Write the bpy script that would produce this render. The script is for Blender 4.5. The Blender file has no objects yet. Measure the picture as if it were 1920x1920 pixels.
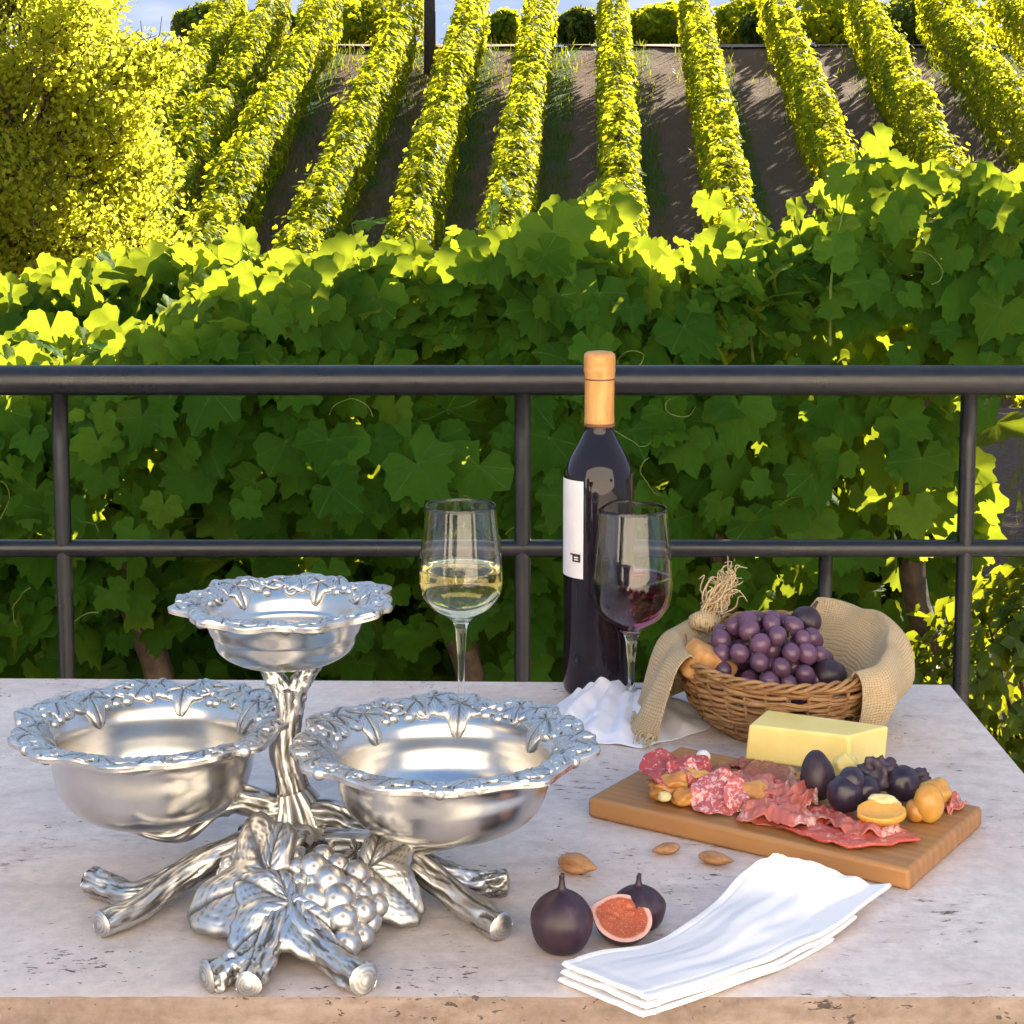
import bpy, math, random
import numpy as np
from mathutils import Vector, Matrix, noise as mnoise

random.seed(7)
RNG = np.random.RandomState(11)
scene = bpy.context.scene
COL = scene.collection
rad = math.radians

# ------------------------------------------------------------------ camera model
CAM = np.array([0.0, 0.0, 1.32])
PITCH = rad(6.5)
FPX, CX, CY = 3400.0, 960.0, 692.0
FWD = np.array([0.0, math.cos(PITCH), -math.sin(PITCH)])
UPV = np.array([0.0, math.sin(PITCH), math.cos(PITCH)])
TZ = 0.76                                            # table top height


def ray(px, py):
    return np.array([1.0, 0, 0]) * (px - CX) / FPX + UPV * (CY - py) / FPX + FWD


def on_z(px, py, z=TZ):
    d = ray(px, py)
    return CAM + d * ((z - CAM[2]) / d[2])


def on_y(px, py, y):
    d = ray(px, py)
    return CAM + d * (y / d[1])


def on_t(px, py, h=0.0):
    return on_z(px, py, TZ + h)


def zat(py, y):
    return on_y(960, py, y)[2]


# ------------------------------------------------------------------ object helpers
def tag(o, label=None, cat=None, group=None, kind=None):
    if label: o["label"] = label
    if cat: o["category"] = cat
    if group: o["group"] = group
    if kind: o["kind"] = kind
    return o


def thing(name, label, cat, loc=(0, 0, 0), group=None, rz=0.0):
    o = bpy.data.objects.new(name, None)
    o.empty_display_size = 0.05
    COL.objects.link(o)
    o.location = [float(v) for v in loc]
    o.rotation_euler = (0, 0, rz)
    return tag(o, label, cat, group)


def link(name, me, parent=None, loc=None):
    o = bpy.data.objects.new(name, me)
    COL.objects.link(o)
    if parent is not None:
        o.parent = parent
    if loc is not None:
        o.location = [float(v) for v in loc]
    return o


class MB:
    """collects vertices and faces; build() links them as one mesh object"""

    def __init__(self):
        self.v, self.f, self.m, self.n = [], [], [], 0
        self.attr = []
        self.uv = []

    def add(self, v, f, mat=0, attr=0.0, uv=None):
        v = np.asarray(v, float).reshape(-1, 3)
        self.v.append(v)
        for fa in f:
            self.f.append([int(i) + self.n for i in fa])
            self.m.append(mat)
        a = np.zeros(len(v)) + attr
        self.attr.append(a)
        self.uv.append(np.zeros((len(v), 2)) if uv is None else np.asarray(uv, float))
        self.n += len(v)
        return self

    def build(self, name, mats, parent=None, loc=None, smooth=True, attr=None, uv=False, sharp=None):
        me = bpy.data.meshes.new(name)
        V = np.concatenate(self.v)
        if loc is not None:
            V = V - np.asarray(loc, float)
        me.from_pydata(V.tolist(), [], self.f)
        mats = mats if isinstance(mats, (list, tuple)) else [mats]
        for m in mats:
            me.materials.append(m)
        me.polygons.foreach_set("material_index", self.m)
        me.polygons.foreach_set("use_smooth", [bool(smooth)] * len(self.f))
        if attr:
            a = me.attributes.new(attr, 'FLOAT', 'POINT')
            a.data.foreach_set("value", np.concatenate(self.attr).astype(np.float32))
        if uv:
            UV = np.concatenate(self.uv)
            lay = me.uv_layers.new(name="UVMap")
            idx = np.zeros(len(me.loops), np.int32)
            me.loops.foreach_get("vertex_index", idx)
            lay.data.foreach_set("uv", UV[idx].astype(np.float32).ravel())
        me.update()
        if sharp and smooth:
            try:
                me.set_sharp_from_angle(angle=rad(sharp))
            except Exception:
                pass
        return link(name, me, parent, loc)


def grid_faces(nu, nv, wrap_u=False, wrap_v=False):
    f = []
    for i in range(nu if wrap_u else nu - 1):
        for j in range(nv if wrap_v else nv - 1):
            a = i * nv + j
            b = ((i + 1) % nu) * nv + j
            c = ((i + 1) % nu) * nv + (j + 1) % nv
            d = i * nv + (j + 1) % nv
            f.append((a, b, c, d))
    return f


def lathe(profile, seg=64, center=(0, 0, 0), closed=False, a0=0.0, a1=2 * math.pi):
    """profile [(r,z)], returns verts, faces (rings around z)"""
    pr = np.array(profile, float)
    full = abs((a1 - a0) - 2 * math.pi) < 1e-6
    n = seg if full else seg + 1
    th = a0 + (a1 - a0) * np.arange(n) / seg
    v = np.zeros((n, len(pr), 3))
    v[:, :, 0] = np.cos(th)[:, None] * pr[None, :, 0] + center[0]
    v[:, :, 1] = np.sin(th)[:, None] * pr[None, :, 0] + center[1]
    v[:, :, 2] = pr[None, :, 1] + center[2]
    return v.reshape(-1, 3), grid_faces(n, len(pr), wrap_u=full, wrap_v=closed)


def spline(pts, n):
    """Catmull-Rom through pts (k,d) -> n samples"""
    P = np.asarray(pts, float)
    k = len(P)
    if k == 2:
        t = np.linspace(0, 1, n)[:, None]
        return P[0] * (1 - t) + P[1] * t
    Q = np.vstack([2 * P[0] - P[1], P, 2 * P[-1] - P[-2]])
    out = []
    for s in np.linspace(0, k - 1 - 1e-9, n):
        i = int(s)
        t = s - i
        p0, p1, p2, p3 = Q[i], Q[i + 1], Q[i + 2], Q[i + 3]
        out.append(0.5 * ((2 * p1) + (-p0 + p2) * t + (2 * p0 - 5 * p1 + 4 * p2 - p3) * t ** 2 + (-p0 + 3 * p1 - 3 * p2 + p3) * t ** 3))
    return np.array(out)


def tube(pts, radii, seg=10, n=24, bumps=None, caps=True, attr_fn=None):
    """bumps(s, th) -> relative radius change; returns verts, faces, attr"""
    P = spline(pts, n)
    R = np.interp(np.linspace(0, 1, n), np.linspace(0, 1, len(radii)), radii)
    T = np.gradient(P, axis=0)
    T /= np.linalg.norm(T, axis=1)[:, None] + 1e-12
    ref = np.array([0, 0, 1.0]) if abs(T[0][2]) < 0.9 else np.array([0, 1.0, 0])
    nrm = np.cross(ref, T[0]); nrm /= np.linalg.norm(nrm)
    V, A = [], []
    for i in range(n):
        nrm = nrm - T[i] * nrm.dot(T[i]); nrm /= np.linalg.norm(nrm)
        b = np.cross(T[i], nrm)
        for j in range(seg):
            th = 2 * math.pi * j / seg
            d = bumps(i / (n - 1), th) if bumps else 0.0
            V.append(P[i] + (nrm * math.cos(th) + b * math.sin(th)) * R[i] * (1 + d))
            A.append(d)
    F = grid_faces(n, seg, wrap_v=True)
    if caps:
        V.append(P[0] - T[0] * R[0] * 0.25); A.append(0)
        V.append(P[-1] + T[-1] * R[-1] * 0.25); A.append(0)
        a, z = n * seg, n * seg + 1
        for j in range(seg):
            F.append((a, (j + 1) % seg, j))
            F.append((z, (n - 1) * seg + j, (n - 1) * seg + (j + 1) % seg))
    return np.array(V), F, np.array(A)


def box(c, s, rot=None):
    """axis box centre c, size s"""
    v = np.array([(x, y, z) for x in (-.5, .5) for y in (-.5, .5) for z in (-.5, .5)]) * np.array(s)
    if rot is not None:
        v = v @ np.array(rot).T
    f = [(0, 1, 3, 2), (4, 6, 7, 5), (0, 4, 5, 1), (2, 3, 7, 6), (0, 2, 6, 4), (1, 5, 7, 3)]
    return v + np.array(c), f


def bevel(o, w=0.002, seg=2, angle=35):
    m = o.modifiers.new("Bevel", 'BEVEL')
    m.width = w
    m.segments = seg
    m.limit_method = 'ANGLE'
    m.angle_limit = rad(angle)
    return o


def subsurf(o, n=1):
    m = o.modifiers.new("Subsurf", 'SUBSURF')
    m.levels = n
    m.render_levels = n
    return o


def _ico(sub):
    import bmesh
    bm = bmesh.new()
    bmesh.ops.create_icosphere(bm, subdivisions=sub, radius=1.0)
    bm.verts.ensure_lookup_table()
    v = np.array([x.co[:] for x in bm.verts])
    f = [[q.index for q in p.verts] for p in bm.faces]
    bm.free()
    return v, f


ICO2, ICO3, ICO4 = _ico(2), _ico(3), _ico(4)


def vn(p, s=1.0):
    return mnoise.noise(Vector((float(p[0]) * s, float(p[1]) * s, float(p[2]) * s)))


def rotm(rx=0, ry=0, rz=0):
    return np.array((Matrix.Rotation(rz, 3, 'Z') @ Matrix.Rotation(ry, 3, 'Y') @ Matrix.Rotation(rx, 3, 'X')))


# ------------------------------------------------------------------ materials
class NT:
    def __init__(self, name):
        self.mat = bpy.data.materials.new(name)
        self.mat.use_nodes = True
        self.t = self.mat.node_tree
        self.t.nodes.clear()
        self.out = self.t.nodes.new("ShaderNodeOutputMaterial")

    def n(self, kind, **kw):
        nd = self.t.nodes.new("ShaderNode" + kind)
        ins = kw.pop("ins", {})
        for k, v in kw.items():
            setattr(nd, k, v)
        for k, v in ins.items():
            self.set(nd, k, v)
        return nd

    def set(self, nd, k, v):
        s = nd.inputs[k]
        if isinstance(v, bpy.types.NodeSocket):
            self.t.links.new(v, s)
        else:
            if hasattr(s, "default_value"):
                if isinstance(v, (tuple, list)) and len(v) == 3 and s.type == 'RGBA':
                    v = (*v, 1.0)
                s.default_value = v

    def coord(self, which="Object"):
        return self.n("TexCoord").outputs[which]

    def mapping(self, vec, scale=(1, 1, 1), rot=(0, 0, 0), loc=(0, 0, 0)):
        return self.n("Mapping", ins={"Vector": vec, "Scale": scale, "Rotation": rot, "Location": loc}).outputs[0]

    def noise(self, vec, scale=5.0, detail=4.0, rough=0.55, dist=0.0):
        return self.n("TexNoise", ins={"Vector": vec, "Scale": scale, "Detail": detail, "Roughness": rough, "Distortion": dist}).outputs["Fac"]

    def voro(self, vec, scale=5.0, feature='F1', out="Distance", rnd=1.0):
        nd = self.n("TexVoronoi", feature=feature)
        self.set(nd, "Vector", vec); self.set(nd, "Scale", scale); self.set(nd, "Randomness", rnd)
        return nd.outputs[out]

    def ramp(self, fac, stops, interp='LINEAR'):
        nd = self.n("ValToRGB")
        self.t.links.new(fac, nd.inputs[0])
        cr = nd.color_ramp
        cr.interpolation = interp
        while len(cr.elements) > 1:
            cr.elements.remove(cr.elements[-1])
        for i, (p, c) in enumerate(stops):
            e = cr.elements[0] if i == 0 else cr.elements.new(p)
            e.position = p
            if not isinstance(c, (tuple, list)):
                c = (c, c, c)
            e.color = (*c, 1.0)
        return nd.outputs[0]

    def mix(self, fac, a, b, mode='MIX'):
        nd = self.n("Mix", data_type='RGBA', blend_type=mode)
        for k, v in ((0, fac), (6, a), (7, b)):
            s = nd.inputs[k]
            if isinstance(v, bpy.types.NodeSocket):
                self.t.links.new(v, s)
            else:
                s.default_value = (*v, 1.0) if isinstance(v, (tuple, list)) else v
        return nd.outputs[2]

    def math(self, op, a, b=0.0, c=0.0):
        nd = self.n("Math", operation=op)
        for k, v in ((0, a), (1, b), (2, c)):
            self.set(nd, k, v)
        return nd.outputs[0]

    def attr(self, name):
        return self.n("Attribute", attribute_name=name).outputs["Fac"]

    def bump(self, h, strength=0.3, dist=0.01, normal=None):
        nd = self.n("Bump", ins={"Height": h, "Strength": strength, "Distance": dist})
        if normal is not None:
            self.t.links.new(normal, nd.inputs["Normal"])
        return nd.outputs[0]

    def principled(self, **ins):
        nd = self.n("BsdfPrincipled")
        for k, v in ins.items():
            self.set(nd, k.replace("_", " "), v)
        return nd

    def finish(self, shader):
        self.t.links.new(shader.outputs[0] if hasattr(shader, "outputs") else shader, self.out.inputs["Surface"])
        return self.mat


def m_plain(name, color, rough=0.5, metallic=0.0, var=0.12, vscale=30.0, bump=0.0, bscale=200.0, spec=0.5, **kw):
    t = NT(name)
    co = t.coord()
    nz = t.noise(co, vscale, 5)
    lo = tuple(c * (1 - var) for c in color)
    hi = tuple(min(1, c * (1 + var)) for c in color)
    colr = t.ramp(nz, [(0.3, lo), (0.7, hi)])
    p = t.principled(Base_Color=colr, Roughness=rough, Metallic=metallic)
    t.set(p, "Specular IOR Level", spec)
    for k, v in kw.items():
        t.set(p, k.replace("_", " "), v)
    if bump:
        t.set(p, "Normal", t.bump(t.noise(co, bscale, 6), bump, 0.002))
    return t.finish(p)


def m_leaf(name, dark, light, trans, tw=0.45, vein=None, rough=0.45, young=None, spec=0.22):
    """leaf: per-leaf tint between two greens, reflects and lets light through"""
    t = NT(name)
    tint = t.attr("tint")
    col = t.mix(tint, dark, light)
    tr = t.mix(tint, tuple(c * 0.75 for c in trans), trans)
    if young:
        k = t.math('GREATER_THAN', tint, 0.86)
        col = t.mix(k, col, young)
        tr = t.mix(k, tr, tuple(min(1, c * 1.25) for c in trans))
    co = t.coord()
    nz = t.noise(co, 25.0, 4)
    col = t.mix(t.math('MULTIPLY', nz, 0.35), col, tuple(c * 0.55 for c in dark))
    if vein:
        v = t.ramp(t.attr("vein"), [(0.84, 0.0), (0.955, 1.0)])
        spots = t.ramp(t.noise(co, 16.0, 5, .7), [(.66, 0.0), (.74, .7)])
        col = t.mix(spots, col, (.16, .13, .03))
        col = t.mix(t.math('MULTIPLY', v, 0.75), col, vein)
        tr = t.mix(t.math('MULTIPLY', v, 0.5), tr, tuple(c * .5 for c in trans))
        tr = t.mix(t.math('MULTIPLY', t.noise(co, 45.0, 5), .7), tr, tuple(c * .45 for c in trans))
    p = t.principled(Base_Color=col, Roughness=rough)
    t.set(p, "Specular IOR Level", spec)
    if vein:
        t.set(p, "Normal", t.bump(t.math('ADD', t.noise(co, 70.0, 4), t.math('MULTIPLY', v, -0.8)), 0.6, 0.006))
    tl = t.n("BsdfTranslucent", ins={"Color": tr})
    mx = t.n("MixShader", ins={0: tw})
    t.t.links.new(p.outputs[0], mx.inputs[1])
    t.t.links.new(tl.outputs[0], mx.inputs[2])
    return t.finish(mx)


# ------------------------------------------------------------------ leaf clouds
def leaf_outline(n_serr=2, jitter=0.0, rs=None):
    """five-lobed vine leaf in the xy plane, stalk joint at origin, tip towards +y, width about 1"""
    lobes = [(-130, 0.44), (-106, 0.47), (-72, 0.57), (-50, 0.43), (-33, 0.56), (-22, 0.50), (0, 0.69)]
    pts = []
    for a, r in lobes:
        pts.append((a, r))
    right = [(-a, r) for a, r in reversed(pts[:-1])]
    allp = [(-160, 0.33)] + pts + right + [(160, 0.33)]
    out, vein = [], []
    tips = {-106, -72, -33, 0, 33, 72, 106}
    for i, (a, r) in enumerate(allp):
        rr = r * (1 + (rs.uniform(-jitter, jitter) if rs is not None else 0))
        out.append((math.radians(a), rr)); vein.append(1.0 if a in (-106, -72, 0, 72, 106, -33, 33) and a in (0, -72, 72, -106, 106) else 0.0)
        if i < len(allp) - 1 and n_serr:
            a2, r2 = allp[i + 1]
            for k in range(1, n_serr + 1):
                t = k / (n_serr + 1)
                am = a + (a2 - a) * t
                rm = (rr + (r2 - rr) * t) * (0.94 if k % 2 else 1.04)
                out.append((math.radians(am), rm)); vein.append(0.0)
    return out, vein


def leaf_rim(seed=0, n=104, teeth=26):
    """smooth five-lobed outline r(a) and its toothed version"""
    L = [(-180, .12), (-168, .26), (-132, .44), (-106, .42), (-72, .58), (-44, .45), (0, .69), (44, .45), (72, .58), (106, .42), (132, .44), (168, .26), (180, .12)]
    A = np.linspace(-180, 180, n, endpoint=False)
    r0 = np.zeros(n)
    for i, q in enumerate(A):
        k = max(j for j in range(len(L) - 1) if L[j][0] <= q)
        t = (q - L[k][0]) / (L[k + 1][0] - L[k][0])
        t = t * t * (3 - 2 * t)
        r0[i] = L[k][1] * (1 - t) + L[k + 1][1] * t
    ph = seed * 1.3
    r0 = r0 * (1 + .05 * np.sin(np.radians(A) * 2 + ph) + .03 * np.sin(np.radians(A) * 5 + 2 * ph))
    tooth = 1 + .045 * np.abs(((A * teeth / 360 + ph) % 1) - .5) * 2 - .02
    return np.radians(A), r0, r0 * tooth


VEINS = np.radians([0, 72, -72, 118, -118])


def vein_dist(x, y):
    """distance to the main veins and a herringbone of side veins"""
    r = math.hypot(x, y)
    best, side = 9.0, 9.0
    for k, va in enumerate(VEINS):
        ux, uy = math.sin(va), math.cos(va)
        al = x * ux + y * uy
        ac = abs(x * uy - y * ux)
        if al > 0:
            if ac < best: best = ac
            if al > .03 and ac < al * .75:
                side = min(side, abs(((al - ac * .95) / .105) % 1 - .5) * .105)
    return best, side


def leaf_template(n_serr=2, cup=0.22, droop=0.18, fold=0.10, jitter=0.0, rs=None):
    o, ve = leaf_outline(n_serr, jitter, rs)
    v, vein, f = [(0, 0, 0)], [1.0], []
    n = len(o)
    for ring, rv in ((0.55, 0.0), (1.0, 0.0)):
        for (a, r), w in zip(o, ve):
            x, y = math.sin(a) * r * ring, math.cos(a) * r * ring
            z = -cup * (x * x + 0.5 * y * y) * 1.0 - droop * max(0, y) ** 2 + fold * abs(x) + 0.03 * math.sin(a * 5 + 1) * ring
            v.append((x, y, z)); vein.append(w)
    for i in range(n - 1):
        f.append((0, 1 + i + 1, 1 + i))
        f.append((1 + i, 1 + i + 1, 1 + n + i + 1, 1 + n + i))
    V = np.array(v)
    V[:, 1] -= 0.15
    return V, f, np.array(vein)


def small_leaf_template(k=0):
    if k == 0:   # kite with a fold
        v = np.array([(0, -.5, 0), (.36, -.05, .06), (.22, .28, .02), (0, .55, -.10), (-.22, .28, .02), (-.36, -.05, .06)], float)
        f = [(0, 1, 2, 3), (0, 3, 4, 5)]
    else:        # three lobes
        v = np.array([(0, -.35, 0), (.45, -.15, .05), (.25, .08, 0), (.33, .38, -.04), (0, .55, -.12), (-.33, .38, -.04), (-.25, .08, 0), (-.45, -.15, .05)], float)
        f = [(0, 1, 2, 3, 4), (0, 4, 5, 6, 7)]
    return v, f, np.zeros(len(v))


def unit(a):
    return a / (np.linalg.norm(a, axis=-1, keepdims=True) + 1e-12)


def leaf_cloud(name, templates, P, Nn, T, S, tint, mat, parent=None, loc=None, smooth=True):
    """one mesh of many leaves: P positions, Nn normals, T tip directions, S sizes"""
    P, Nn, T, S, tint = map(np.asarray, (P, Nn, T, S, tint))
    N = len(P)
    Z = unit(Nn)
    Y = T - Z * np.sum(T * Z, 1, keepdims=True)
    Y = unit(Y + 1e-9)
    X = np.cross(Y, Z)
    which = np.arange(N) % len(templates)
    vs, loops, starts, tints, veins = [], [], [], [], []
    base = lo = 0
    for k, (tv, tf, tve) in enumerate(templates):
        ids = np.where(which == k)[0]
        if len(ids) == 0:
            continue
        R = np.stack([X[ids], Y[ids], Z[ids]], axis=2)       # n,3,3
        v = np.einsum('nij,vj->nvi', R, tv) * S[ids][:, None, None] + P[ids][:, None, :]
        nv = len(tv)
        vs.append(v.reshape(-1, 3))
        tints.append(np.repeat(tint[ids], nv)); veins.append(np.tile(tve, len(ids)))
        fl = np.concatenate([np.array(q) for q in tf])
        ln = np.array([len(q) for q in tf])
        st = np.concatenate([[0], np.cumsum(ln)[:-1]])
        off = base + np.arange(len(ids)) * nv
        loops.append((fl[None, :] + off[:, None]).ravel())
        starts.append((st[None, :] + (lo + np.arange(len(ids)) * len(fl))[:, None]).ravel())
        base += nv * len(ids)
        lo += len(fl) * len(ids)
    V = np.concatenate(vs)
    if loc is not None:
        V = V - np.asarray(loc, float)
    L = np.concatenate(loops).astype(np.int32)
    ST = np.concatenate(starts).astype(np.int32)
    me = bpy.data.meshes.new(name)
    me.vertices.add(len(V)); me.vertices.foreach_set("co", V.astype(np.float32).ravel())
    me.loops.add(len(L)); me.loops.foreach_set("vertex_index", L)
    me.polygons.add(len(ST)); me.polygons.foreach_set("loop_start", ST)
    me.update(calc_edges=True)
    me.polygons.foreach_set("use_smooth", np.full(len(ST), smooth))
    for nm, dat in (("tint", np.concatenate(tints)), ("vein", np.concatenate(veins))):
        a = me.attributes.new(nm, 'FLOAT', 'POINT')
        a.data.foreach_set("value", dat.astype(np.float32))
    me.materials.append(mat)
    me.validate()
    return link(name, me, parent, loc)

# ------------------------------------------------------------------ world, sun, camera
SUN_EL, SUN_AZ = rad(24.0), rad(30.0)
w = bpy.data.worlds.new("World")
scene.world = w
w.use_nodes = True
wt = w.node_tree
bg = wt.nodes["Background"]
sky = wt.nodes.new("ShaderNodeTexSky")
sky.sky_type = 'NISHITA'
sky.sun_disc = False
sky.sun_elevation = SUN_EL
sky.sun_rotation = SUN_AZ
sky.air_density = 0.7
sky.dust_density = 0.05
sky.ozone_density = 1.0
# thin cloud and a cap on the horizon glare
tcw = wt.nodes.new("ShaderNodeTexCoord")
mpw = wt.nodes.new("ShaderNodeMapping"); mpw.inputs["Scale"].default_value = (1, 1, 4.5)
nzw = wt.nodes.new("ShaderNodeTexNoise")
nzw.inputs["Scale"].default_value = 5.0; nzw.inputs["Detail"].default_value = 7.0; nzw.inputs["Roughness"].default_value = .6
rpw = wt.nodes.new("ShaderNodeValToRGB")
rpw.color_ramp.elements[0].position = .50; rpw.color_ramp.elements[0].color = (.78, .98, 1.42, 1)
rpw.color_ramp.elements[1].position = .74; rpw.color_ramp.elements[1].color = (1.45, 1.5, 1.6, 1)
mnw = wt.nodes.new("ShaderNodeVectorMath"); mnw.operation = 'MINIMUM'
wt.links.new(tcw.outputs["Generated"], mpw.inputs["Vector"])
wt.links.new(mpw.outputs[0], nzw.inputs["Vector"])
wt.links.new(nzw.outputs["Fac"], rpw.inputs[0])
wt.links.new(sky.outputs[0], mnw.inputs[0])
wt.links.new(rpw.outputs[0], mnw.inputs[1])
wt.links.new(mnw.outputs[0], bg.inputs[0])
bg.inputs[1].default_value = 0.14

sun = bpy.data.lights.new("sun", 'SUN')
sun.energy = 4.6
sun.angle = rad(0.5)
sun.color = (1.0, 0.90, 0.70)
so = bpy.data.objects.new("sun", sun)
COL.objects.link(so)
sd = Vector((math.cos(SUN_EL) * math.sin(SUN_AZ), math.cos(SUN_EL) * math.cos(SUN_AZ), math.sin(SUN_EL)))
so.rotation_euler = (-sd).to_track_quat('-Z', 'Y').to_euler()
so.location = (4, 8, 9)

cam = bpy.data.cameras.new("camera")
cam.sensor_fit = 'HORIZONTAL'
cam.sensor_width = 36.0
cam.lens = 36.0 * FPX / 1920.0
cam.shift_y = -(960.0 - CY) / 1920.0
cam.clip_start = 0.02
cam.clip_end = 900.0
co_ = bpy.data.objects.new("camera", cam)
COL.objects.link(co_)
co_.location = CAM
co_.rotation_euler = (rad(90) - PITCH, 0, 0)
scene.camera = co_
vs_ = scene.view_settings
vs_.view_transform = 'Standard'
vs_.look = 'None'
vs_.exposure = 2.3
vs_.gamma = 1.0
scene.cycles.max_bounces = 14
scene.cycles.diffuse_bounces = 4
scene.cycles.glossy_bounces = 6
scene.cycles.transmission_bounces = 14
scene.cycles.transparent_max_bounces = 16
scene.cycles.use_denoising = True
scene.cycles.caustics_reflective = False
scene.cycles.sample_clamp_indirect = 6.0

# ------------------------------------------------------------------ foliage materials
M_VINE = m_leaf("vine_leaf", (.018, .074, .008), (.054, .148, .014), (.47, .54, .030), tw=0.48, vein=(.11, .21, .05), young=(.075, .15, .016), rough=.6, spec=.05)
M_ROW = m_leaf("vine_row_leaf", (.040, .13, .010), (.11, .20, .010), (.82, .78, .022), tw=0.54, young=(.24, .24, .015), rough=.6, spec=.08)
M_TREE = m_leaf("golden_leaf", (.15, .20, .018), (.36, .37, .04), (.82, .82, .06), tw=0.6, young=(.36, .25, .03), rough=.6, spec=.08)
M_BUSH = m_leaf("bush_leaf", (.035, .075, .012), (.09, .14, .018), (.40, .42, .015), tw=0.45)
M_SHADE = m_leaf("shade_tree_leaf", (.03, .07, .012), (.06, .11, .02), (.20, .28, .02), tw=0.35)
M_BARK = m_plain("bark", (.085, .055, .038), 0.9, var=0.5, vscale=40, bump=0.8, bscale=70)
M_STEM = m_plain("green_stem", (.10, .14, .03), 0.7, var=0.3, spec=.1)

# ------------------------------------------------------------------ terrain
SLOPE = 0.296


def ground_z(y):
    y = np.asarray(y, float)
    hill = -0.8 + SLOPE * (y - 28.5)
    crest = hill * 0 + (-0.8 + SLOPE * (45.2 - 28.5)) + (y - 45.2) * 0.05
    z = np.where(y < 45.2, hill, crest)
    drop = -0.02 - 3.28 * np.clip((y - 9.5) / 10.5, 0, 1) ** 1.5
    z = np.where(y < 20, drop, z)
    z = np.where(y > 60, np.maximum(4.8 - (y - 60) * 0.06, -20), z)
    return z


def soil_material():
    t = NT("soil_with_grass_strips")
    co = t.coord("Object")
    sep = t.n("SeparateXYZ", ins={0: co})
    u = t.math('SUBTRACT', sep.outputs[0], t.math('MULTIPLY', sep.outputs[1], 0.046))
    u = t.math('DIVIDE', t.math('ADD', u, 20 * 1.82 - 0.30), 1.82)
    fr = t.math('FRACT', u)
    edge = t.math('ADD', fr, t.math('MULTIPLY', t.math('SUBTRACT', t.noise(co, 1.6, 5), 0.5), 0.5))
    strip = t.ramp(edge, [(0.12, 0.0), (0.25, 1.0), (0.48, 1.0), (0.60, 0.0)])
    patch = t.ramp(t.noise(t.mapping(co, (1, .12, 1)), 0.45, 3), [(0.34, 0.0), (0.50, 1.0)])
    gmask = t.math('MULTIPLY', strip, patch)
    n1 = t.noise(co, 3.0, 8, 0.7)
    n2 = t.noise(co, 38.0, 6, 0.7)
    soil = t.mix(n1, (.105, .060, .042), (.225, .145, .105))
    soil = t.mix(t.ramp(n2, [(0.35, 0.0), (0.65, 0.8)]), soil, (.28, .185, .135))
    grass = t.mix(n2, (.050, .105, .022), (.11, .18, .038))
    col = t.mix(gmask, soil, grass)
    p = t.principled(Base_Color=col, Roughness=0.95)
    t.set(p, "Specular IOR Level", 0.15)
    t.set(p, "Normal", t.bump(t.math('ADD', n2, t.math('MULTIPLY', n1, 1.5)), 0.9, 0.08))
    return t.finish(p)


M_SOIL = soil_material()
ys = np.concatenate([np.linspace(2.62, 9.5, 30), np.linspace(9.9, 20, 26), np.linspace(20.5, 45.2, 70), np.linspace(45.6, 60, 14), [80, 120, 200, 400]])
xs = np.concatenate([[-200, -90, -50], np.linspace(-24, 24, 97), [50, 90, 200]])
gv = np.zeros((len(xs), len(ys), 3))
for i, x in enumerate(xs):
    for j, y in enumerate(ys):
        z = float(ground_z(y))
        b = 0.05 * vn((x, y, 0), 0.9) + 0.025 * vn((x, y, 3), 3.0) if y > 5 else 0.012 * vn((x, y, 0), 4.0)
        gv[i, j] = (x, y, z + b)
g = MB().add(gv.reshape(-1, 3), grid_faces(len(xs), len(ys)))
tag(g.build("ground", M_SOIL), kind="structure")

M_TRACK = m_plain("pale_track", (.26, .17, .13), 0.95, var=0.25, vscale=3, bump=0.4, bscale=20)
tv = []
for x in np.linspace(-14, 14, 60):
    for k, y in enumerate((45.0, 45.5, 46.0, 46.5)):
        tv.append((x, y + 0.12 * math.sin(x * 0.9), float(ground_z(y + 0.12 * math.sin(x * .9))) + 0.07))
tag(MB().add(tv, grid_faces(60, 4)).build("dirt_track", M_TRACK), kind="structure")

# terrace floor and house behind the camera, the latter added for bounce
t_ = NT("terrace_paving")
co = t_.coord()
br = t_.n("TexBrick", ins={"Vector": co, "Scale": 1.0, "Mortar Size": 0.008, "Color1": (.50, .45, .40, 1), "Color2": (.56, .51, .46, 1), "Mortar": (.32, .29, .26, 1), "Brick Width": 0.4, "Row Height": 0.4})
br.offset = 0.0
p_ = t_.principled(Base_Color=t_.mix(t_.noise(co, 12, 6), br.outputs[0], (.48, .43, .39)), Roughness=0.8)
M_PAVE = t_.finish(p_)
v, f = box((0, -0.79, -0.06), (9.0, 6.8, 0.12))
tag(MB().add(v, f).build("terrace_floor", M_PAVE, smooth=False), kind="structure")

M_PLASTER = m_plain("cream_plaster", (.80, .74, .69), .9, var=.06, vscale=2.0, bump=.3, bscale=40)
M_SHUT = m_plain("dark_shutter", (.10, .08, .06), .6, var=.2)
M_PANE = m_plain("window_pane", (.03, .035, .04), .05, var=.1)
hw_ = thing("bounce_wall", "unseen cream plastered wall added behind the terrace to bounce sunlight onto the table", "bounce_wall", (0, -4.0, 0))  # unseen plaster wall, added to bounce warm sunlight onto the terrace
v, f = box((0, -.15, 2.7), (13.0, .3, 5.4))
MB().add(v, f).build("wall", M_PLASTER, hw_, smooth=False)
for xw, zw, sw, shh in ((-4.6, 1.15, 1.0, 2.3), (4.6, 1.6, 1.1, 1.3)):
    v, f = box((xw, .02, zw), (sw + .16, .07, shh + .16))
    fo = MB().add(v, f).build("window", M_SHUT, hw_, smooth=False)
    v, f = box((xw, .06, zw), (sw, .02, shh))
    MB().add(v, f).build("pane", M_PANE, fo, smooth=False)

# ------------------------------------------------------------------ vine rows on the hill
SL = [small_leaf_template(0), small_leaf_template(1)]


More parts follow.
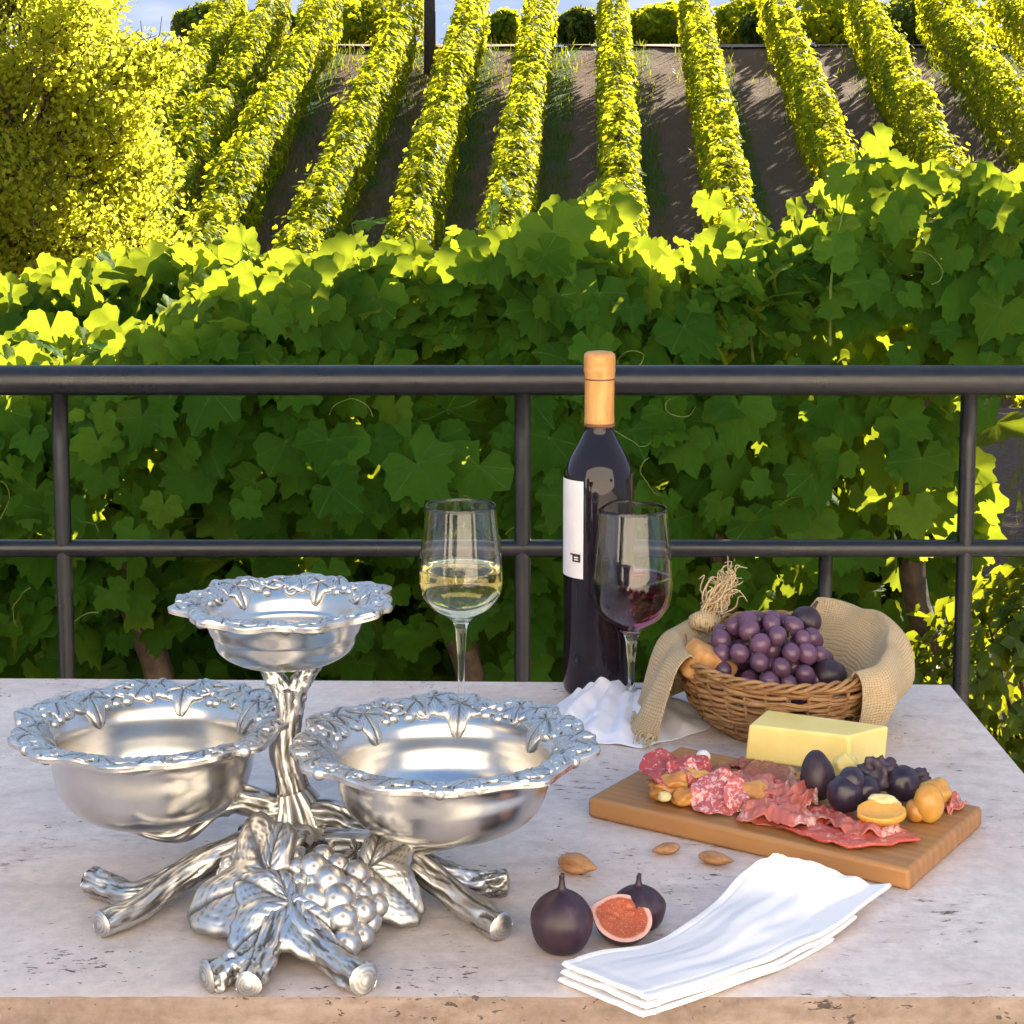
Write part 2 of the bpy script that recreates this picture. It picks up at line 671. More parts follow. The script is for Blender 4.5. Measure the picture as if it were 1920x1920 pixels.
def top_hit(px, py):
    d = ray(px, py)
    m = d[2] / d[1]
    y = 8.956 / (SLOPE - m)
    return (CAM + d * (y / d[1]))[:2]


ROWS = [
    ((382, 66), (318, 170), 'short vine row beside the golden tree, mostly hidden by its crown'),
    ((460, 72), (332, 285), 'first fully visible vine row to the right of the golden tree'),
    ((572, 50), (398, 375), 'dark green vine row second from the golden tree, running down to the tall hedge'),
    ((742, 40), (565, 410), 'vine row just left of the dark wooden pole, with tall shoots near the bottom'),
    ((872, 30), (772, 370), 'vine row just right of the dark wooden pole'),
    ((1005, 30), (948, 370), 'steep sunlit vine row left of the two grassy strips'),
    ((1152, 30), (1166, 335), 'almost vertical sunlit vine row straight above the bottle'),
    ((1312, 38), (1384, 400), 'vine row leaning right, first one right of the bottle'),
    ((1476, 30), (1600, 330), 'vine row leaning right, second one right of the bottle'),
    ((1642, 30), (1752, 230), 'vine row leaning right, third one right of the bottle'),
    ((1800, 38), (1916, 175), 'vine row leaning right into the upper right edge of the view'),
    ((1950, 34), (2090, 150), 'vine row in the upper right corner, cut by the edge of the view'),
]
row_mb = None
tr_me = None
for k, (a, b, lab) in enumerate(ROWS):
    p1, p0 = top_hit(*a), top_hit(*b)
    dirv = (p1 - p0) / (p1[1] - p0[1])
    y0, y1 = 22.0, 44.6
    base = p0 + dirv * (y0 - p0[1])
    root = thing("vine_row", lab, "vine row", (base[0], base[1], float(ground_z(y0))), "vine rows on the hillside")
    rs = np.random.RandomState(100 + k)
    N = 15000
    s = rs.rand(N) ** 0.85
    yy = y0 + (y1 - y0) * s
    ctr = p0[None, :] + dirv[None, :] * (yy - p0[1])[:, None]
    gz = ground_z(yy)
    ph = rs.uniform(0, 20)
    lump = np.array([vn((yv * 1.1 + ph, k * 7.3, 0)) + 0.55 * vn((yv * 3.1 + ph, k * 3.3, 5)) for yv in yy])
    inner = rs.rand(N) < 0.18
    th = rs.uniform(-0.52, np.pi + 0.52, N)
    rr = np.where(inner, rs.uniform(.2, .8, N), rs.uniform(.86, 1.10, N))
    hw = (0.31 + 0.11 * lump) * rr
    hh = (0.55 + 0.30 * lump) * rr
    cx = np.sign(np.cos(th)) * np.abs(np.cos(th)) ** 0.6
    cz = np.sign(np.sin(th)) * np.abs(np.sin(th)) ** 0.7
    shoots = (rs.rand(N) < 0.07) * rs.uniform(0, .38, N) * (cz > .6)
    P = np.stack([ctr[:, 0] + cx * hw, ctr[:, 1] + rs.normal(0, .05, N), gz + 0.98 + np.where(cz > 0, cz * hh, cz * 0.85) + shoots], 1)
    Nn = np.stack([cx * 0.9, -0.25 + 0 * cx, 0.35 + np.maximum(cz, -.2)], 1) + rs.normal(0, .45, (N, 3))
    T = np.stack([cx * .4, rs.normal(0, .5, N), -0.7 + rs.normal(0, .5, N)], 1)
    S = rs.uniform(.085, .150, N)
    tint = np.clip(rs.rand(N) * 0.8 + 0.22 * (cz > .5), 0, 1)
    keep = (lump > -.42) | (rs.rand(N) < .35)
    P, Nn, T, S, tint = P[keep], Nn[keep], T[keep], S[keep], tint[keep]
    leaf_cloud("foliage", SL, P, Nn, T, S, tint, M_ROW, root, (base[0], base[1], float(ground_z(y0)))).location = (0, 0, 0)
    if tr_me is None:
        v, f, _ = tube([(0, 0, -.1), (.03, .02, .25), (-.02, 0, .5), (.02, .01, .9)], [.05, .04, .035, .02], 7, 9, lambda s_, t_: .15 * math.sin(3 * t_ + s_ * 9))
        tm = MB().add(v, f).build("trunk", M_BARK, root)
        tr_me = tm.data
        COL.objects.unlink(tm); bpy.data.objects.remove(tm)
    for j in range(9):
        yv = y0 + 0.6 + j * 2.3
        c = p0 + dirv * (yv - p0[1])
        o = link("trunk", tr_me, root, (c[0] - base[0], c[1] - base[1], float(ground_z(yv)) - float(ground_z(y0))))
        o.rotation_euler = (0, 0, j * 1.7)

# ------------------------------------------------------------------ bushes on the ridge


def crown_cloud(name, c, R, N, size, mat, parent, rs, lump=0.22, templates=SL, hollow=0.6, flat=0.0, tintfn=None):
    u = unit(rs.normal(0, 1, (N, 3)))
    l = np.array([vn((q[0] * 1.9 + c[0], q[1] * 1.9 + c[1], q[2] * 1.9)) + .5 * vn((q[0] * 4.5, q[1] * 4.5 + c[0], q[2] * 4.5)) for q in u])
    r = (1 + lump * l) * (hollow + (1 - hollow) * rs.rand(N) ** 0.5)
    P = np.array(c) + u * r[:, None] * np.array(R)
    Nn = u + rs.normal(0, .6, (N, 3)) + np.array([0, 0, .3])
    T = rs.normal(0, .6, (N, 3)) + np.array([0, 0, -.5]) + u * .3
    S = rs.uniform(.7, 1.3, N) * size
    tint = rs.rand(N)
    return leaf_cloud(name, templates, P, Nn, T, S, tint, mat, parent)


RIDGE = [(400, 58, 62), (628, 52, 56), (690, 44, 52), (1085, 72, 36), (1232, 58, 48), (1395, 46, 56), (1436, 62, 36), (1556, 44, 66), (1590, 26, 58), (1716, 52, 60), (1752, 36, 52), (1888, 40, 90), (500, 62, 44), (945, 82, 28), (1262, 52, 46)]
RL = ['round ridge bush next to the golden tree', 'ridge bush between the second and third hillside rows', 'tall ridge bush just left of the wooden pole',
      'low pale ridge bush under open sky', 'ridge bush left of the row leaning right above the bottle', 'broad ridge bush between two right-leaning rows',
      'low ridge bush nestled against a right-leaning row', 'large yellowish ridge bush in the upper right', 'tall ridge bush behind the large yellowish one',
      'dark ridge bush left of the upper right row', 'tall ridge bush touching the upper right row', 'biggest ridge bush, in the upper right corner',
      'small ridge bush above the first hillside rows', 'smallest ridge bush, beneath the gap of open sky', 'ridge bush forming a low hedge with its left neighbour']
for k, (px, py, rp) in enumerate(RIDGE):
    y = 46.9 + 0.9 * (k % 3)
    c = on_y(px, py, y)
    r = rp / FPX * y * (1.15 + .3 * ((k * 7) % 5) / 5)
    gz = float(ground_z(y))
    root = thing("ridge_bush", RL[k], "bush", (c[0], y, gz), "bushes along the ridge")
    rs = np.random.RandomState(300 + k)
    hz = max(0.5, (c[2] + r * .75 - gz) / 2)
    crown_cloud("foliage", (0, 0, hz), (r * 1.05, r, hz), 1300, .19, M_ROW if k % 3 else M_BUSH, root, rs)
    v, f, _ = tube([(0, 0, -.1), (.04, 0, hz * .6), (0, 0, hz * 1.2)], [.07, .05, .02], 7, 8)
    MB().add(v, f).build("trunk", M_BARK, root)

# ------------------------------------------------------------------ pole
M_POLE = m_plain("weathered_pole", (.075, .048, .036), 0.85, var=0.35, vscale=8, bump=0.6, bscale=30)
pc = on_y(806, 150, 42.6)
root = thing("wooden_pole", "dark wooden utility pole rising between two hillside vine rows", "pole", (pc[0], 42.6, float(ground_z(42.6))))
v, f, _ = tube([(0, 0, -.3), (0.01, 0, 3), (.03, 0, 7.5)], [.14, .13, .11], 14, 20, lambda s, t: .03 * math.sin(9 * t))
MB().add(v, f).build("shaft", M_POLE, root)
for zz in (2.4, 2.5, 6.6):
    v, f = lathe([(.145, -.03), (.16, -.02), (.16, .02), (.145, .03)], 20, (.01, 0, zz))
    MB().add(v, f).build("band", M_POLE, root)
v, f = box((.03, -.15, 6.9), (1.8, .1, .12))
MB().add(v, f).build("crossarm", M_POLE, root)

# ------------------------------------------------------------------ golden tree on the left
ty = 13.0
tc = on_y(0, 235, ty)
tg = float(ground_z(ty))
root = thing("golden_tree", "leafy tree with small golden yellow leaves filling the upper left corner", "tree", (tc[0], ty, tg))
rs = np.random.RandomState(5)
hz = tc[2] - tg
tw_, cl = [], []
for k in range(125):
    a = unit(rs.normal(0, 1, 3)) * np.array([1.34, 1.0, 1.55]) * rs.uniform(.55, .98)
    cl.append(a + np.array([0, 0, hz]))
for k in range(62):
    cl.append(np.array([rs.uniform(-.9, .9), -.85 + rs.normal(0, .1), hz + rs.uniform(-1.75, 1.5)]))
P, Nn, S = [], [], []
for a in cl:
    n = 480
    u = unit(rs.normal(0, 1, (n, 3)))
    rr = rs.uniform(.20, .40)
    P.append(a + u * (rs.rand(n) ** .45)[:, None] * rr)
    Nn.append(u + rs.normal(0, .7, (n, 3)))
P = np.concatenate(P); Nn = np.concatenate(Nn)
N = len(P)
leaf_cloud("foliage", SL, P, Nn, rs.normal(0, .6, (N, 3)) + [0, 0, -.5], rs.uniform(.026, .058, N), rs.rand(N), M_TREE, root)
v, f, _ = tube([(0, 0, -.2), (.06, .02, .5), (-.05, 0, 1.1), (.05, 0, hz)], [.13, .10, .08, .05], 12, 18, lambda s, t: .12 * math.sin(4 * t + 6 * s))
MB().add(v, f).build("trunk", M_BARK, root)
lm = MB()
for a in cl:
    st = np.array([rs.normal(0, .03), rs.normal(0, .03), rs.uniform(.5, hz)])
    mid = (st + a) / 2 + rs.normal(0, .07, 3)
    v, f, _ = tube([st, mid, a], [.028, .017, .006], 6, 10)
    lm.add(v, f)
    for q in range(8):
        e = a + unit(rs.normal(0, 1, 3)) * rs.uniform(.22, .42)
        v, f, _ = tube([mid * .3 + a * .7, (a + e) / 2 + rs.normal(0, .03, 3), e], [.008, .005, .002], 5, 7)
        lm.add(v, f)
lm.build("limbs", M_BARK, root)

# ------------------------------------------------------------------ the near vine hedge behind the railing
HT = [leaf_template(2, .25, .22, .10, .10, np.random.RandomState(i)) for i in range(4)] + [leaf_template(1, .55, .30, .30, .12, np.random.RandomState(9)), leaf_template(2, -.2, .45, .05, .12, np.random.RandomState(10))]
TOPL = [(-700, 675), (0, 675), (180, 655), (270, 575), (390, 490), (450, 465), (520, 455), (610, 450), (700, 435), (850, 432), (950, 405), (1040, 352), (1150, 350), (1195, 400), (1240, 480), (1290, 450), (1400, 400), (1550, 372), (1620, 320), (1700, 285), (1800, 275), (1920, 310), (2300, 300)]
TPX = np.array([q[0] for q in TOPL], float)
TPY = np.array([q[1] for q in TOPL], float)
HY = 3.15


def hedge_top(x):
    px = CX + x / HY * FPX
    py = np.interp(px, TPX, TPY)
    m = (CY - py) / FPX
    return CAM[2] + HY * np.tan(np.arctan(m) - PITCH)


hroot = thing("vine_hedge", "tall hedge of big grapevine leaves growing right behind the black railing", "vine hedge", (0, HY + .2, 0))
rs = np.random.RandomState(21)


def hedge_pts(N, ylo, yhi, x0=-1.75, x1=1.35, zlo=0.34, over=0.0):
    x = rs.uniform(x0, x1, N)
    zt = hedge_top(x) - .05 + over
    xe = 0.80
    lo = np.where(x > xe, 0.93 + (x - xe) * .15, zlo + 0.10 * np.sin(x * 7.0))
    z = lo + (zt - lo) * rs.rand(N)
    y = rs.uniform(ylo, yhi, N)
    return x, y, z, zt


PP, NN, TT, SS, TI = [], [], [], [], []


def put(x, y, z, nn, tt, ss, ti):
    PP.append(np.stack([x, y, z], 1)); NN.append(nn); TT.append(tt); SS.append(ss); TI.append(ti)


# front curtain: overlapping leaves facing the terrace, tips hanging
N = 3700
x, y, z, zt = hedge_pts(N, HY - .10, HY + .14)
thin = np.clip((z - .56) / .38, .08, 1) * np.where(x > .55, .55, 1.0)
keep = rs.rand(N) < thin
x, y, z, zt = x[keep], y[keep], z[keep], zt[keep]
n = len(x)
y = y + np.array([.16 * vn((a * 3.2, b * 4.0, 1.3)) + .10 * vn((a * 8, b * 9, 6.1)) for a, b in zip(x, z)]) + .08 * np.clip((z - .9) / .4, 0, 1) + .25 * np.clip((.62 - z) / .3, 0, 1)
put(x, y, z, np.stack([rs.normal(0, .50, n), -np.ones(n), .35 + rs.normal(0, .48, n)], 1), np.stack([rs.normal(0, .65, n), -.2 * np.ones(n), -np.ones(n)], 1), np.clip(rs.uniform(.045, .105, n) * np.where(rs.rand(n) < .18, 1.3, 1), .04, .13), rs.rand(n) * .9)
# body
N = 3900
x, y, z, zt = hedge_pts(N, HY + .12, HY + .50, over=-.24)
keep = rs.rand(N) < np.clip((z - .25) / .55, .15, 1) * np.where(x > .55, .6, 1.0)
x, y, z = x[keep], y[keep], z[keep]
n = len(x)
put(x, y, z, np.stack([rs.normal(0, .6, n), -.7 + rs.normal(0, .4, n), .4 + rs.normal(0, .5, n)], 1), np.stack([rs.normal(0, .6, n), rs.normal(0, .4, n), -np.ones(n)], 1), rs.uniform(.06, .11, n), rs.rand(n) * .9)
# crest: leaves standing up and out into the sun
N = 2600
x = rs.uniform(-1.75, 1.35, N)
zt = hedge_top(x)
bumpy = np.array([vn((a * 7.0, 1.7, 0)) + .6 * vn((a * 17.0, 4.4, 0)) for a in x])
z = zt - .085 + bumpy * .045 - np.abs(rs.normal(0, .085, N))
y = HY + rs.uniform(-.02, .34, N)
put(x, y, z, np.stack([rs.normal(0, .7, N), -.35 + rs.normal(0, .6, N), .7 + rs.normal(0, .4, N)], 1), np.stack([rs.normal(0, .8, N), -.5 + rs.normal(0, .6, N), rs.normal(.1, .7, N)], 1), rs.uniform(.035, .085, N), .25 + .75 * rs.rand(N))
# upright young shoots
for k in range(60):
    xb = rs.uniform(-1.6, 1.3)
    ztb = float(hedge_top(np.array([xb]))[0]) - .085
    yb = HY + rs.uniform(0, .5)
    hgt = rs.uniform(.05, .15)
    e = np.array([xb + rs.normal(0, .05), yb + rs.normal(0, .05), ztb + hgt * .6])
    st = np.array([xb, yb, ztb - .18])
    pts = [st, (st + e) / 2 + rs.normal(0, .015, 3), e]
    v, f, _ = tube(pts, [.0035, .0025, .0012], 5, 8)
    MB().add(v, f).build('shoot', M_STEM, hroot, (0, HY + .2, 0)).location = (0, 0, 0)
    sp = spline(pts, 9)
    for q in range(3, 9):
        pos = sp[q] + rs.normal(0, .018, 3)
        put(pos[None, 0], pos[None, 1], pos[None, 2], (rs.normal(0, .7, 3) + [0, -.5, .4])[None], (rs.normal(0, .6, 3) + [0, 0, .2])[None], np.array([rs.uniform(.035, .08)]), np.array([rs.uniform(.6, 1)]))
leaf_cloud("foliage", HT, np.concatenate(PP), np.concatenate(NN), np.concatenate(TT), np.concatenate(SS), np.concatenate(TI), M_VINE, hroot, (0, HY + .2, 0)).location = (0, 0, 0)
for k in range(22):           # curling tendrils and stalks
    xb = rs.uniform(-1.3, .9)
    zb = rs.uniform(.55, float(hedge_top(np.array([xb]))[0]) - .22)
    p = np.array([xb, HY - .12 + rs.uniform(-.02, .05), zb])
    pts = [p]
    a = rs.uniform(0, 6.3)
    for q in range(6):
        a += rs.uniform(-.2, 1.1)
        p = p + np.array([math.cos(a), rs.normal(0, .4), math.sin(a)]) * rs.uniform(.010, .022)
        pts.append(p)
    v, f, _ = tube(pts, [.0013, .0007], 4, 22)
    MB().add(v, f).build('tendril', M_STEM, hroot, (0, HY + .2, 0)).location = (0, 0, 0)
for k, xb in enumerate((-1.35, -.72, -.12, .42, .78)):
    zt_ = float(hedge_top(np.array([xb]))[0]) - .15
    v, f, _ = tube([(xb, HY + .22, -.05), (xb + .05, HY + .25, .3), (xb - .03, HY + .2, .6), (xb + .02, HY + .25, zt_)], [.032, .027, .022, .010], 10, 22, lambda s, t: .18 * math.sin(3 * t + 11 * s) + .08 * math.sin(7 * t - 5 * s))
    MB().add(v, f).build("trunk", M_BARK, hroot, (0, HY + .2, 0)).location = (0, 0, 0)

# vine rows added beyond the hedge to shade its foot and soil
for ry, x1_, lab in ((4.2, 1.06, "vine row added for shade close behind the tall hedge, glimpsed through its gaps"), (5.5, 1.30, "farther vine row added to shade the soil, glimpsed low beneath the tall hedge")):
    vr = thing("vine_row", lab, "vine row", (-1.0, ry, 0), "added vine rows beyond the hedge")
    rs = np.random.RandomState(int(ry * 10))
    N = 5600
    x = rs.uniform(-3.0, x1_, N); z = rs.uniform(.15, 1.0 if ry > 5 else .88, N) + .04 * np.sin(x * 5); y = ry + rs.normal(0, .16, N)
    leaf_cloud("foliage", HT[:3], np.stack([x, y, z], 1), rs.normal(0, .6, (N, 3)) + [0, -.6, .4], rs.normal(0, .6, (N, 3)) + [0, 0, -.8], rs.uniform(.08, .15, N), rs.rand(N), M_VINE, vr, (-1.0, ry, 0)).location = (0, 0, 0)
    for k in range(5):
        o = link("trunk", tr_me, vr, (-1.9 + k * .9, 0, 0))
        o.rotation_euler = (0, 0, k * 2.1)


# shrub at the right of the hedge
sx, sy = 0.93, 3.0
root = thing("low_shrub", "low small-leaved green shrub at the lower right outside the railing", "shrub", (sx, sy, 0))
rs = np.random.RandomState(31)
crown_cloud("foliage", (0, 0, .42), (.24, .2, .27), 2600, .036, M_BUSH, root, rs, .3)
lm = MB()
for k in range(14):
    a = unit(rs.normal(0, 1, 3)) * [.2, .16, .2] + [0, 0, .45]
    v, f, _ = tube([(rs.normal(0, .015), rs.normal(0, .015), -.03), a * [.4, .4, .5], a], [.008, .005, .002], 5, 8)
    lm.add(v, f)
lm.build("stems", M_BARK, root)

# grass and weeds under the hedge and by the path
rs = np.random.RandomState(41)
N = 6200
gx = rs.uniform(-1.8, 2.2, N)
gy = np.where(rs.rand(N) < .6, rs.uniform(2.66, 3.1, N), rs.uniform(3.4, 8.8, N))
gp = np.stack([gx * np.where(gy > 3.2, 1.6, 1), gy, ground_z(gy)], 1)
bt = (np.array([(-.05, 0, 0), (.05, 0, 0), (.025, .05, .6), (0, .16, 1.0)]), [(0, 1, 2), (0, 2, 3)], np.zeros(4))
ang = rs.uniform(0, 6.3, N)
S = rs.uniform(.04, .13, N)
Nz = np.stack([rs.normal(0, .25, N), rs.normal(0, .25, N), np.ones(N)], 1)
hx, hy = [], []
for a, b, lab in ROWS:
    p1, p0 = top_hit(*a), top_hit(*b)
    dv = (p1 - p0) / (p1[1] - p0[1])
    M = 1500
    yv = rs.uniform(24, 45.5, M)
    off = np.where(rs.rand(M) < .5, rs.normal(0, .26, M), rs.uniform(.2, .9, M))
    hx.append(p0[0] + dv[0] * (yv - p0[1]) + off); hy.append(yv)
hx, hy = np.concatenate(hx), np.concatenate(hy)
gp = np.vstack([gp, np.stack([hx, hy, ground_z(hy)], 1)])
M = len(hx)
ang = np.concatenate([ang, rs.uniform(0, 6.3, M)])
S = np.concatenate([S, rs.uniform(.10, .28, M)])
Nz = np.vstack([Nz, np.stack([rs.normal(0, .3, M), rs.normal(0, .3, M), np.ones(M)], 1)])
N = len(gp)
gr = leaf_cloud("grass", [bt], gp, Nz, np.stack([np.cos(ang), np.sin(ang), 0 * ang], 1), S, rs.rand(N), M_BUSH)
tag(gr, kind="stuff")

# unseen tree added out of frame, its flat crown fitted to shade the table
root = thing("added_shade_tree", "unseen tree added beside the terrace so that its crown shades the table", "tree", (3.1, 5.7, 0))
rs = np.random.RandomState(51)
v, f, _ = tube([(0, 0, -.1), (.05, 0, 1.2), (-.1, 0, 2.1), (-.9, -.2, 2.9)], [.2, .15, .12, .05], 14, 20, lambda s, t: .1 * math.sin(4 * t + 7 * s))
MB().add(v, f).build("trunk", M_BARK, root)
cr = crown_cloud("crown", (0, 0, 0), (1.65, .60, .40), 5200, .16, M_SHADE, root, rs, .06, hollow=.3)
cr.rotation_euler = (0, rad(5.5), -SUN_AZ)
cr.location = (2.08 - 3.1, 5.5 - 5.7, 2.98)

root = thing("added_roadside_tree", "unseen bushy tree added beyond the path to shade the bare soil", "tree", (5.5, 12.0, float(ground_z(12.0))))  # out-of-frame tree added to throw shade on the path soil
rs = np.random.RandomState(61)
v, f, _ = tube([(0, 0, -.2), (.05, 0, .8), (0, 0, 2.2)], [.13, .10, .05], 10, 12)
MB().add(v, f).build("trunk", M_BARK, root)
crown_cloud("crown", (0, 0, 2.3), (1.6, 1.7, 1.8), 6000, .15, M_BUSH, root, rs, .15, hollow=.4)

# ------------------------------------------------------------------ railing
RY = 2.40
t = NT("black_painted_metal")
co = t.coord()
nz = t.noise(co, 60, 5)
p = t.principled(Base_Color=t.ramp(nz, [(0.3, (.006, .006, .008)), (0.75, (.014, .0135, .016))]), Roughness=t.ramp(t.noise(co, 25, 4), [(.3, .26), (.7, .42)]))
t.set(p, "Normal", t.bump(t.noise(co, 220, 4), .10, .001))
M_RAIL = t.finish(p)
rroot = thing("railing", "black metal tube railing between the table and the vine hedge", "railing", (0, RY, 0))


def rail_tube(name, a, b, r):
    v, f, _ = tube([a, b], [r, r], 24, 14, lambda s, t: .01 * math.sin(40 * s + 2 * t))
    return MB().add(v, f).build(name, M_RAIL, rroot)


zt_, zm_ = zat(713, RY), zat(1028, RY)
rail_tube("top_rail", (-1.9, 0, zt_), (1.9, 0, zt_), .0203)
rail_tube("middle_rail", (-1.9, 0, zm_), (1.9, 0, zm_), .0118)
rail_tube("lower_rail", (-1.9, 0, .12), (1.9, 0, .12), .0118)
for x in (-1.82, -1.213, -.604, .0141, .610, 1.22, 1.82):
    rail_tube("post", (x, 0, 0), (x, 0, zt_), .0110)
    v, f = lathe([(.0, .010), (.03, .010), (.032, .006), (.032, .0)], 20, (x, 0, 0))
    MB().add(v, f).build("foot_plate", M_RAIL, rroot)
xb = on_y(1547, 1090, RY)[0]
rail_tube("baluster", (xb, 0, .12), (xb, 0, zm_), .0095)

# ------------------------------------------------------------------ stone table
def stone(name, top=True):
    t = NT(name)
    co = t.coord("Object")
    big = t.noise(co, 4.5, 6, 0.6)
    fine = t.noise(co, 90.0, 6, 0.7)
    if top:
        base = t.ramp(big, [(0.30, (.70, .555, .495)), (0.5, (.81, .675, .61)), (0.72, (.87, .765, .705))])
        veil = t.ramp(t.noise(t.mapping(co, (1, 2.2, 1)), 13.0, 7, 0.65), [(0.50, 0.0), (0.70, 0.55)])
        base = t.mix(veil, base, (.50, .40, .36))
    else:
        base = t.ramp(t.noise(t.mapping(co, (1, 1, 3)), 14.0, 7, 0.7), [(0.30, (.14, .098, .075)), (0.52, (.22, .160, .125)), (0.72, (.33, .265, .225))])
    base = t.mix(t.ramp(fine, [(0.35, 0.35), (0.65, 0.0)]), base, (.36, .29, .27))
    # pits and short cracks, stretched along the slab
    wv = t.n("VectorMath", operation='ADD')
    nz = t.n("TexNoise", ins={"Vector": co, "Scale": 9.0, "Detail": 3.0})
    off = t.n("VectorMath", operation='SCALE', ins={0: nz.outputs["Color"], "Scale": 0.05})
    t.t.links.new(co, wv.inputs[0]); t.t.links.new(off.outputs[0], wv.inputs[1])
    pm = t.mapping(wv.outputs[0], (42, 120, 80) if top else (40, 70, 130))
    pit = t.noise(pm, 1.0, 5, 0.72)
    where = t.noise(co, 7.0, 3)
    thr = t.math('ADD', pit, t.math('MULTIPLY', t.math('SUBTRACT', where, 0.5), 0.55))
    pits = t.ramp(thr, [(0.69, 0.0), (0.73, .9)] if top else [(0.66, 0.0), (0.71, 1.0)])
    halo = t.ramp(thr, [(0.60, 0.0), (0.72, 0.55)])
    col = t.mix(halo, base, (.40, .30, .25))
    pit2 = t.noise(t.mapping(wv.outputs[0], (110, 230, 200), loc=(3, 7, 1)), 1.0, 3, 0.6)
    thr2 = t.math('ADD', pit2, t.math('MULTIPLY', t.math('SUBTRACT', t.noise(co, 11.0, 2), 0.5), 0.5))
    pits = t.math('MAXIMUM', pits, t.ramp(thr2, [(0.70, 0.0), (0.74, 0.9)]))
    col = t.mix(pits, col, (.075, .055, .050))
    p = t.principled(Base_Color=col, Roughness=t.ramp(fine, [(0.3, .42 if top else .8), (0.7, .62 if top else .95)]))
    t.set(p, "Specular IOR Level", 0.4)
    h = t.math('SUBTRACT', t.math('ADD', t.math('MULTIPLY', fine, 0.35), t.math('MULTIPLY', big, 0.4)), pits)
    t.set(p, "Normal", t.bump(h, 0.35 if top else 0.8, 0.0025))
    return t.finish(p)


M_TOP, M_EDGE = stone("weathered_stone_top"), stone("rough_stone_edge", False)
bl, brc = on_t(0, 1272), on_t(1780, 1284)
fy = on_t(960, 1866)[1]
slope_b = (brc[1] - bl[1]) / (brc[0] - bl[0])
XR, XL = brc[0], -1.05
ybk = lambda x: brc[1] + slope_b * (x - brc[0])
troot = thing("stone_table", "weathered pale pinkish stone table in front of the black railing", "table", (-.3, 1.55, 0))
mb = MB()
TH = 0.0235
# slab with slightly worn edge line
nxs, nys = 150, 60
tvv = []
for i in range(nxs):
    x = XL + (XR - XL) * i / (nxs - 1)
    for j in range(nys):
        u = j / (nys - 1)
        yy = fy + (ybk(x) - fy) * u
        wob = 0.0012 * vn((x * 60, 0, yy)) if j == 0 else 0
        cxx = x
        if i > nxs - 4 and j > nys - 3:
            pass
        tvv.append((cxx, yy + wob, TZ + (-.0012 + .001 * vn((x * 45, 3, 1)) if j == 0 else 0)))
mb.add(tvv, grid_faces(nxs, nys))
ev, kf = [], []
for i in range(nxs):
    x = XL + (XR - XL) * i / (nxs - 1)
    for k in range(6):
        zz = TZ - .0012 + .001 * vn((x * 45, 3, 1)) if k == 0 else TZ - TH * k / 5
        ev.append((x, fy + (0.0012 * vn((x * 60, 0, fy)) if k == 0 else -.0006 + .0015 * vn((x * 38, zz * 90, 2))), zz))
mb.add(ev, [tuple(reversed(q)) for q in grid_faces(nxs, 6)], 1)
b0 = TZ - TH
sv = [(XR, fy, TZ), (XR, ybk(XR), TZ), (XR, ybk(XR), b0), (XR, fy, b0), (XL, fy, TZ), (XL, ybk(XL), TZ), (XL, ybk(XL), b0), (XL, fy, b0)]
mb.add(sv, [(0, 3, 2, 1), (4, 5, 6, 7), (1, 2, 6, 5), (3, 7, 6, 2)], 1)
mb.build("tabletop", [M_TOP, M_EDGE], troot, (-.3, 1.55, 0), smooth=True, sharp=40).location = (0, 0, 0)
for x in (-.92, .34):
    for y in (1.28, 1.80):
        v, f = box((x + .3, y - 1.55, (b0 - .001) / 2), (.10, .10, b0 - .001))
        bevel(MB().add(v, f).build("leg", M_EDGE, troot, smooth=False), .006)

# ------------------------------------------------------------------ cast metal server


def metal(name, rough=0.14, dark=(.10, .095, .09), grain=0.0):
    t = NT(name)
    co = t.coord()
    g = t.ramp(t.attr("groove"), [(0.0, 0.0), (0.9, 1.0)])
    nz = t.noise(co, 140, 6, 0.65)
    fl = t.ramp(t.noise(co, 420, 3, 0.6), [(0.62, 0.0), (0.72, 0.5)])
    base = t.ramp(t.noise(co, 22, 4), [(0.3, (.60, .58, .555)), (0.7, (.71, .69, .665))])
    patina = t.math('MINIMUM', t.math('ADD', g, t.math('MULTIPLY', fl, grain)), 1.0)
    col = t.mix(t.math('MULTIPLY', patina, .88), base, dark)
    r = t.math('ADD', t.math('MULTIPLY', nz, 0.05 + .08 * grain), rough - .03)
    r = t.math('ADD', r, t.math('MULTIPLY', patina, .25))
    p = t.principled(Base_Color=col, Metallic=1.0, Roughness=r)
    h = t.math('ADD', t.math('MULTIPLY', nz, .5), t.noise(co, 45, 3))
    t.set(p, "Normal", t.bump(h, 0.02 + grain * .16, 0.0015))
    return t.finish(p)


M_POL = metal("polished_pewter", 0.25)
M_REL = metal("antiqued_pewter_relief", 0.34, grain=.75)
M_BRN = metal("antiqued_pewter_bark", 0.33, grain=.8)

SB = on_t(562, 1640)                       # middle of the foot on the table
SY = SB[1]
sroot = thing("tiered_server", "silvery cast metal server with three bowls on a vine branch stand", "serving stand", SB)


def spt(px, py, h):
    return on_t(px, py, h) - SB


def bark(seed, amp=.12, twist=2.0, ridges=7):
    def fn(s, th):
        cth, sth = math.cos(th), math.sin(th)
        w1 = vn((s * 5, seed, cth * 1.3))
        a = math.sin(ridges * th + twist * s * 6 + 2.6 * w1)
        a2 = math.sin((2 * ridges + 3) * th + twist * s * 9 + 5.0 * vn((s * 9, seed + 4, sth * 1.7)))
        b = vn((cth * 2.2 + seed, sth * 2.2, s * 9))
        k = vn((cth * 1.2 + seed * 3, sth * 1.2, s * 4))
        knot = .9 * max(0, k - .38)
        return amp * (0.5 * a + .42 * a2 * (.4 + abs(w1) * 2) + 0.9 * b) + knot
    return fn


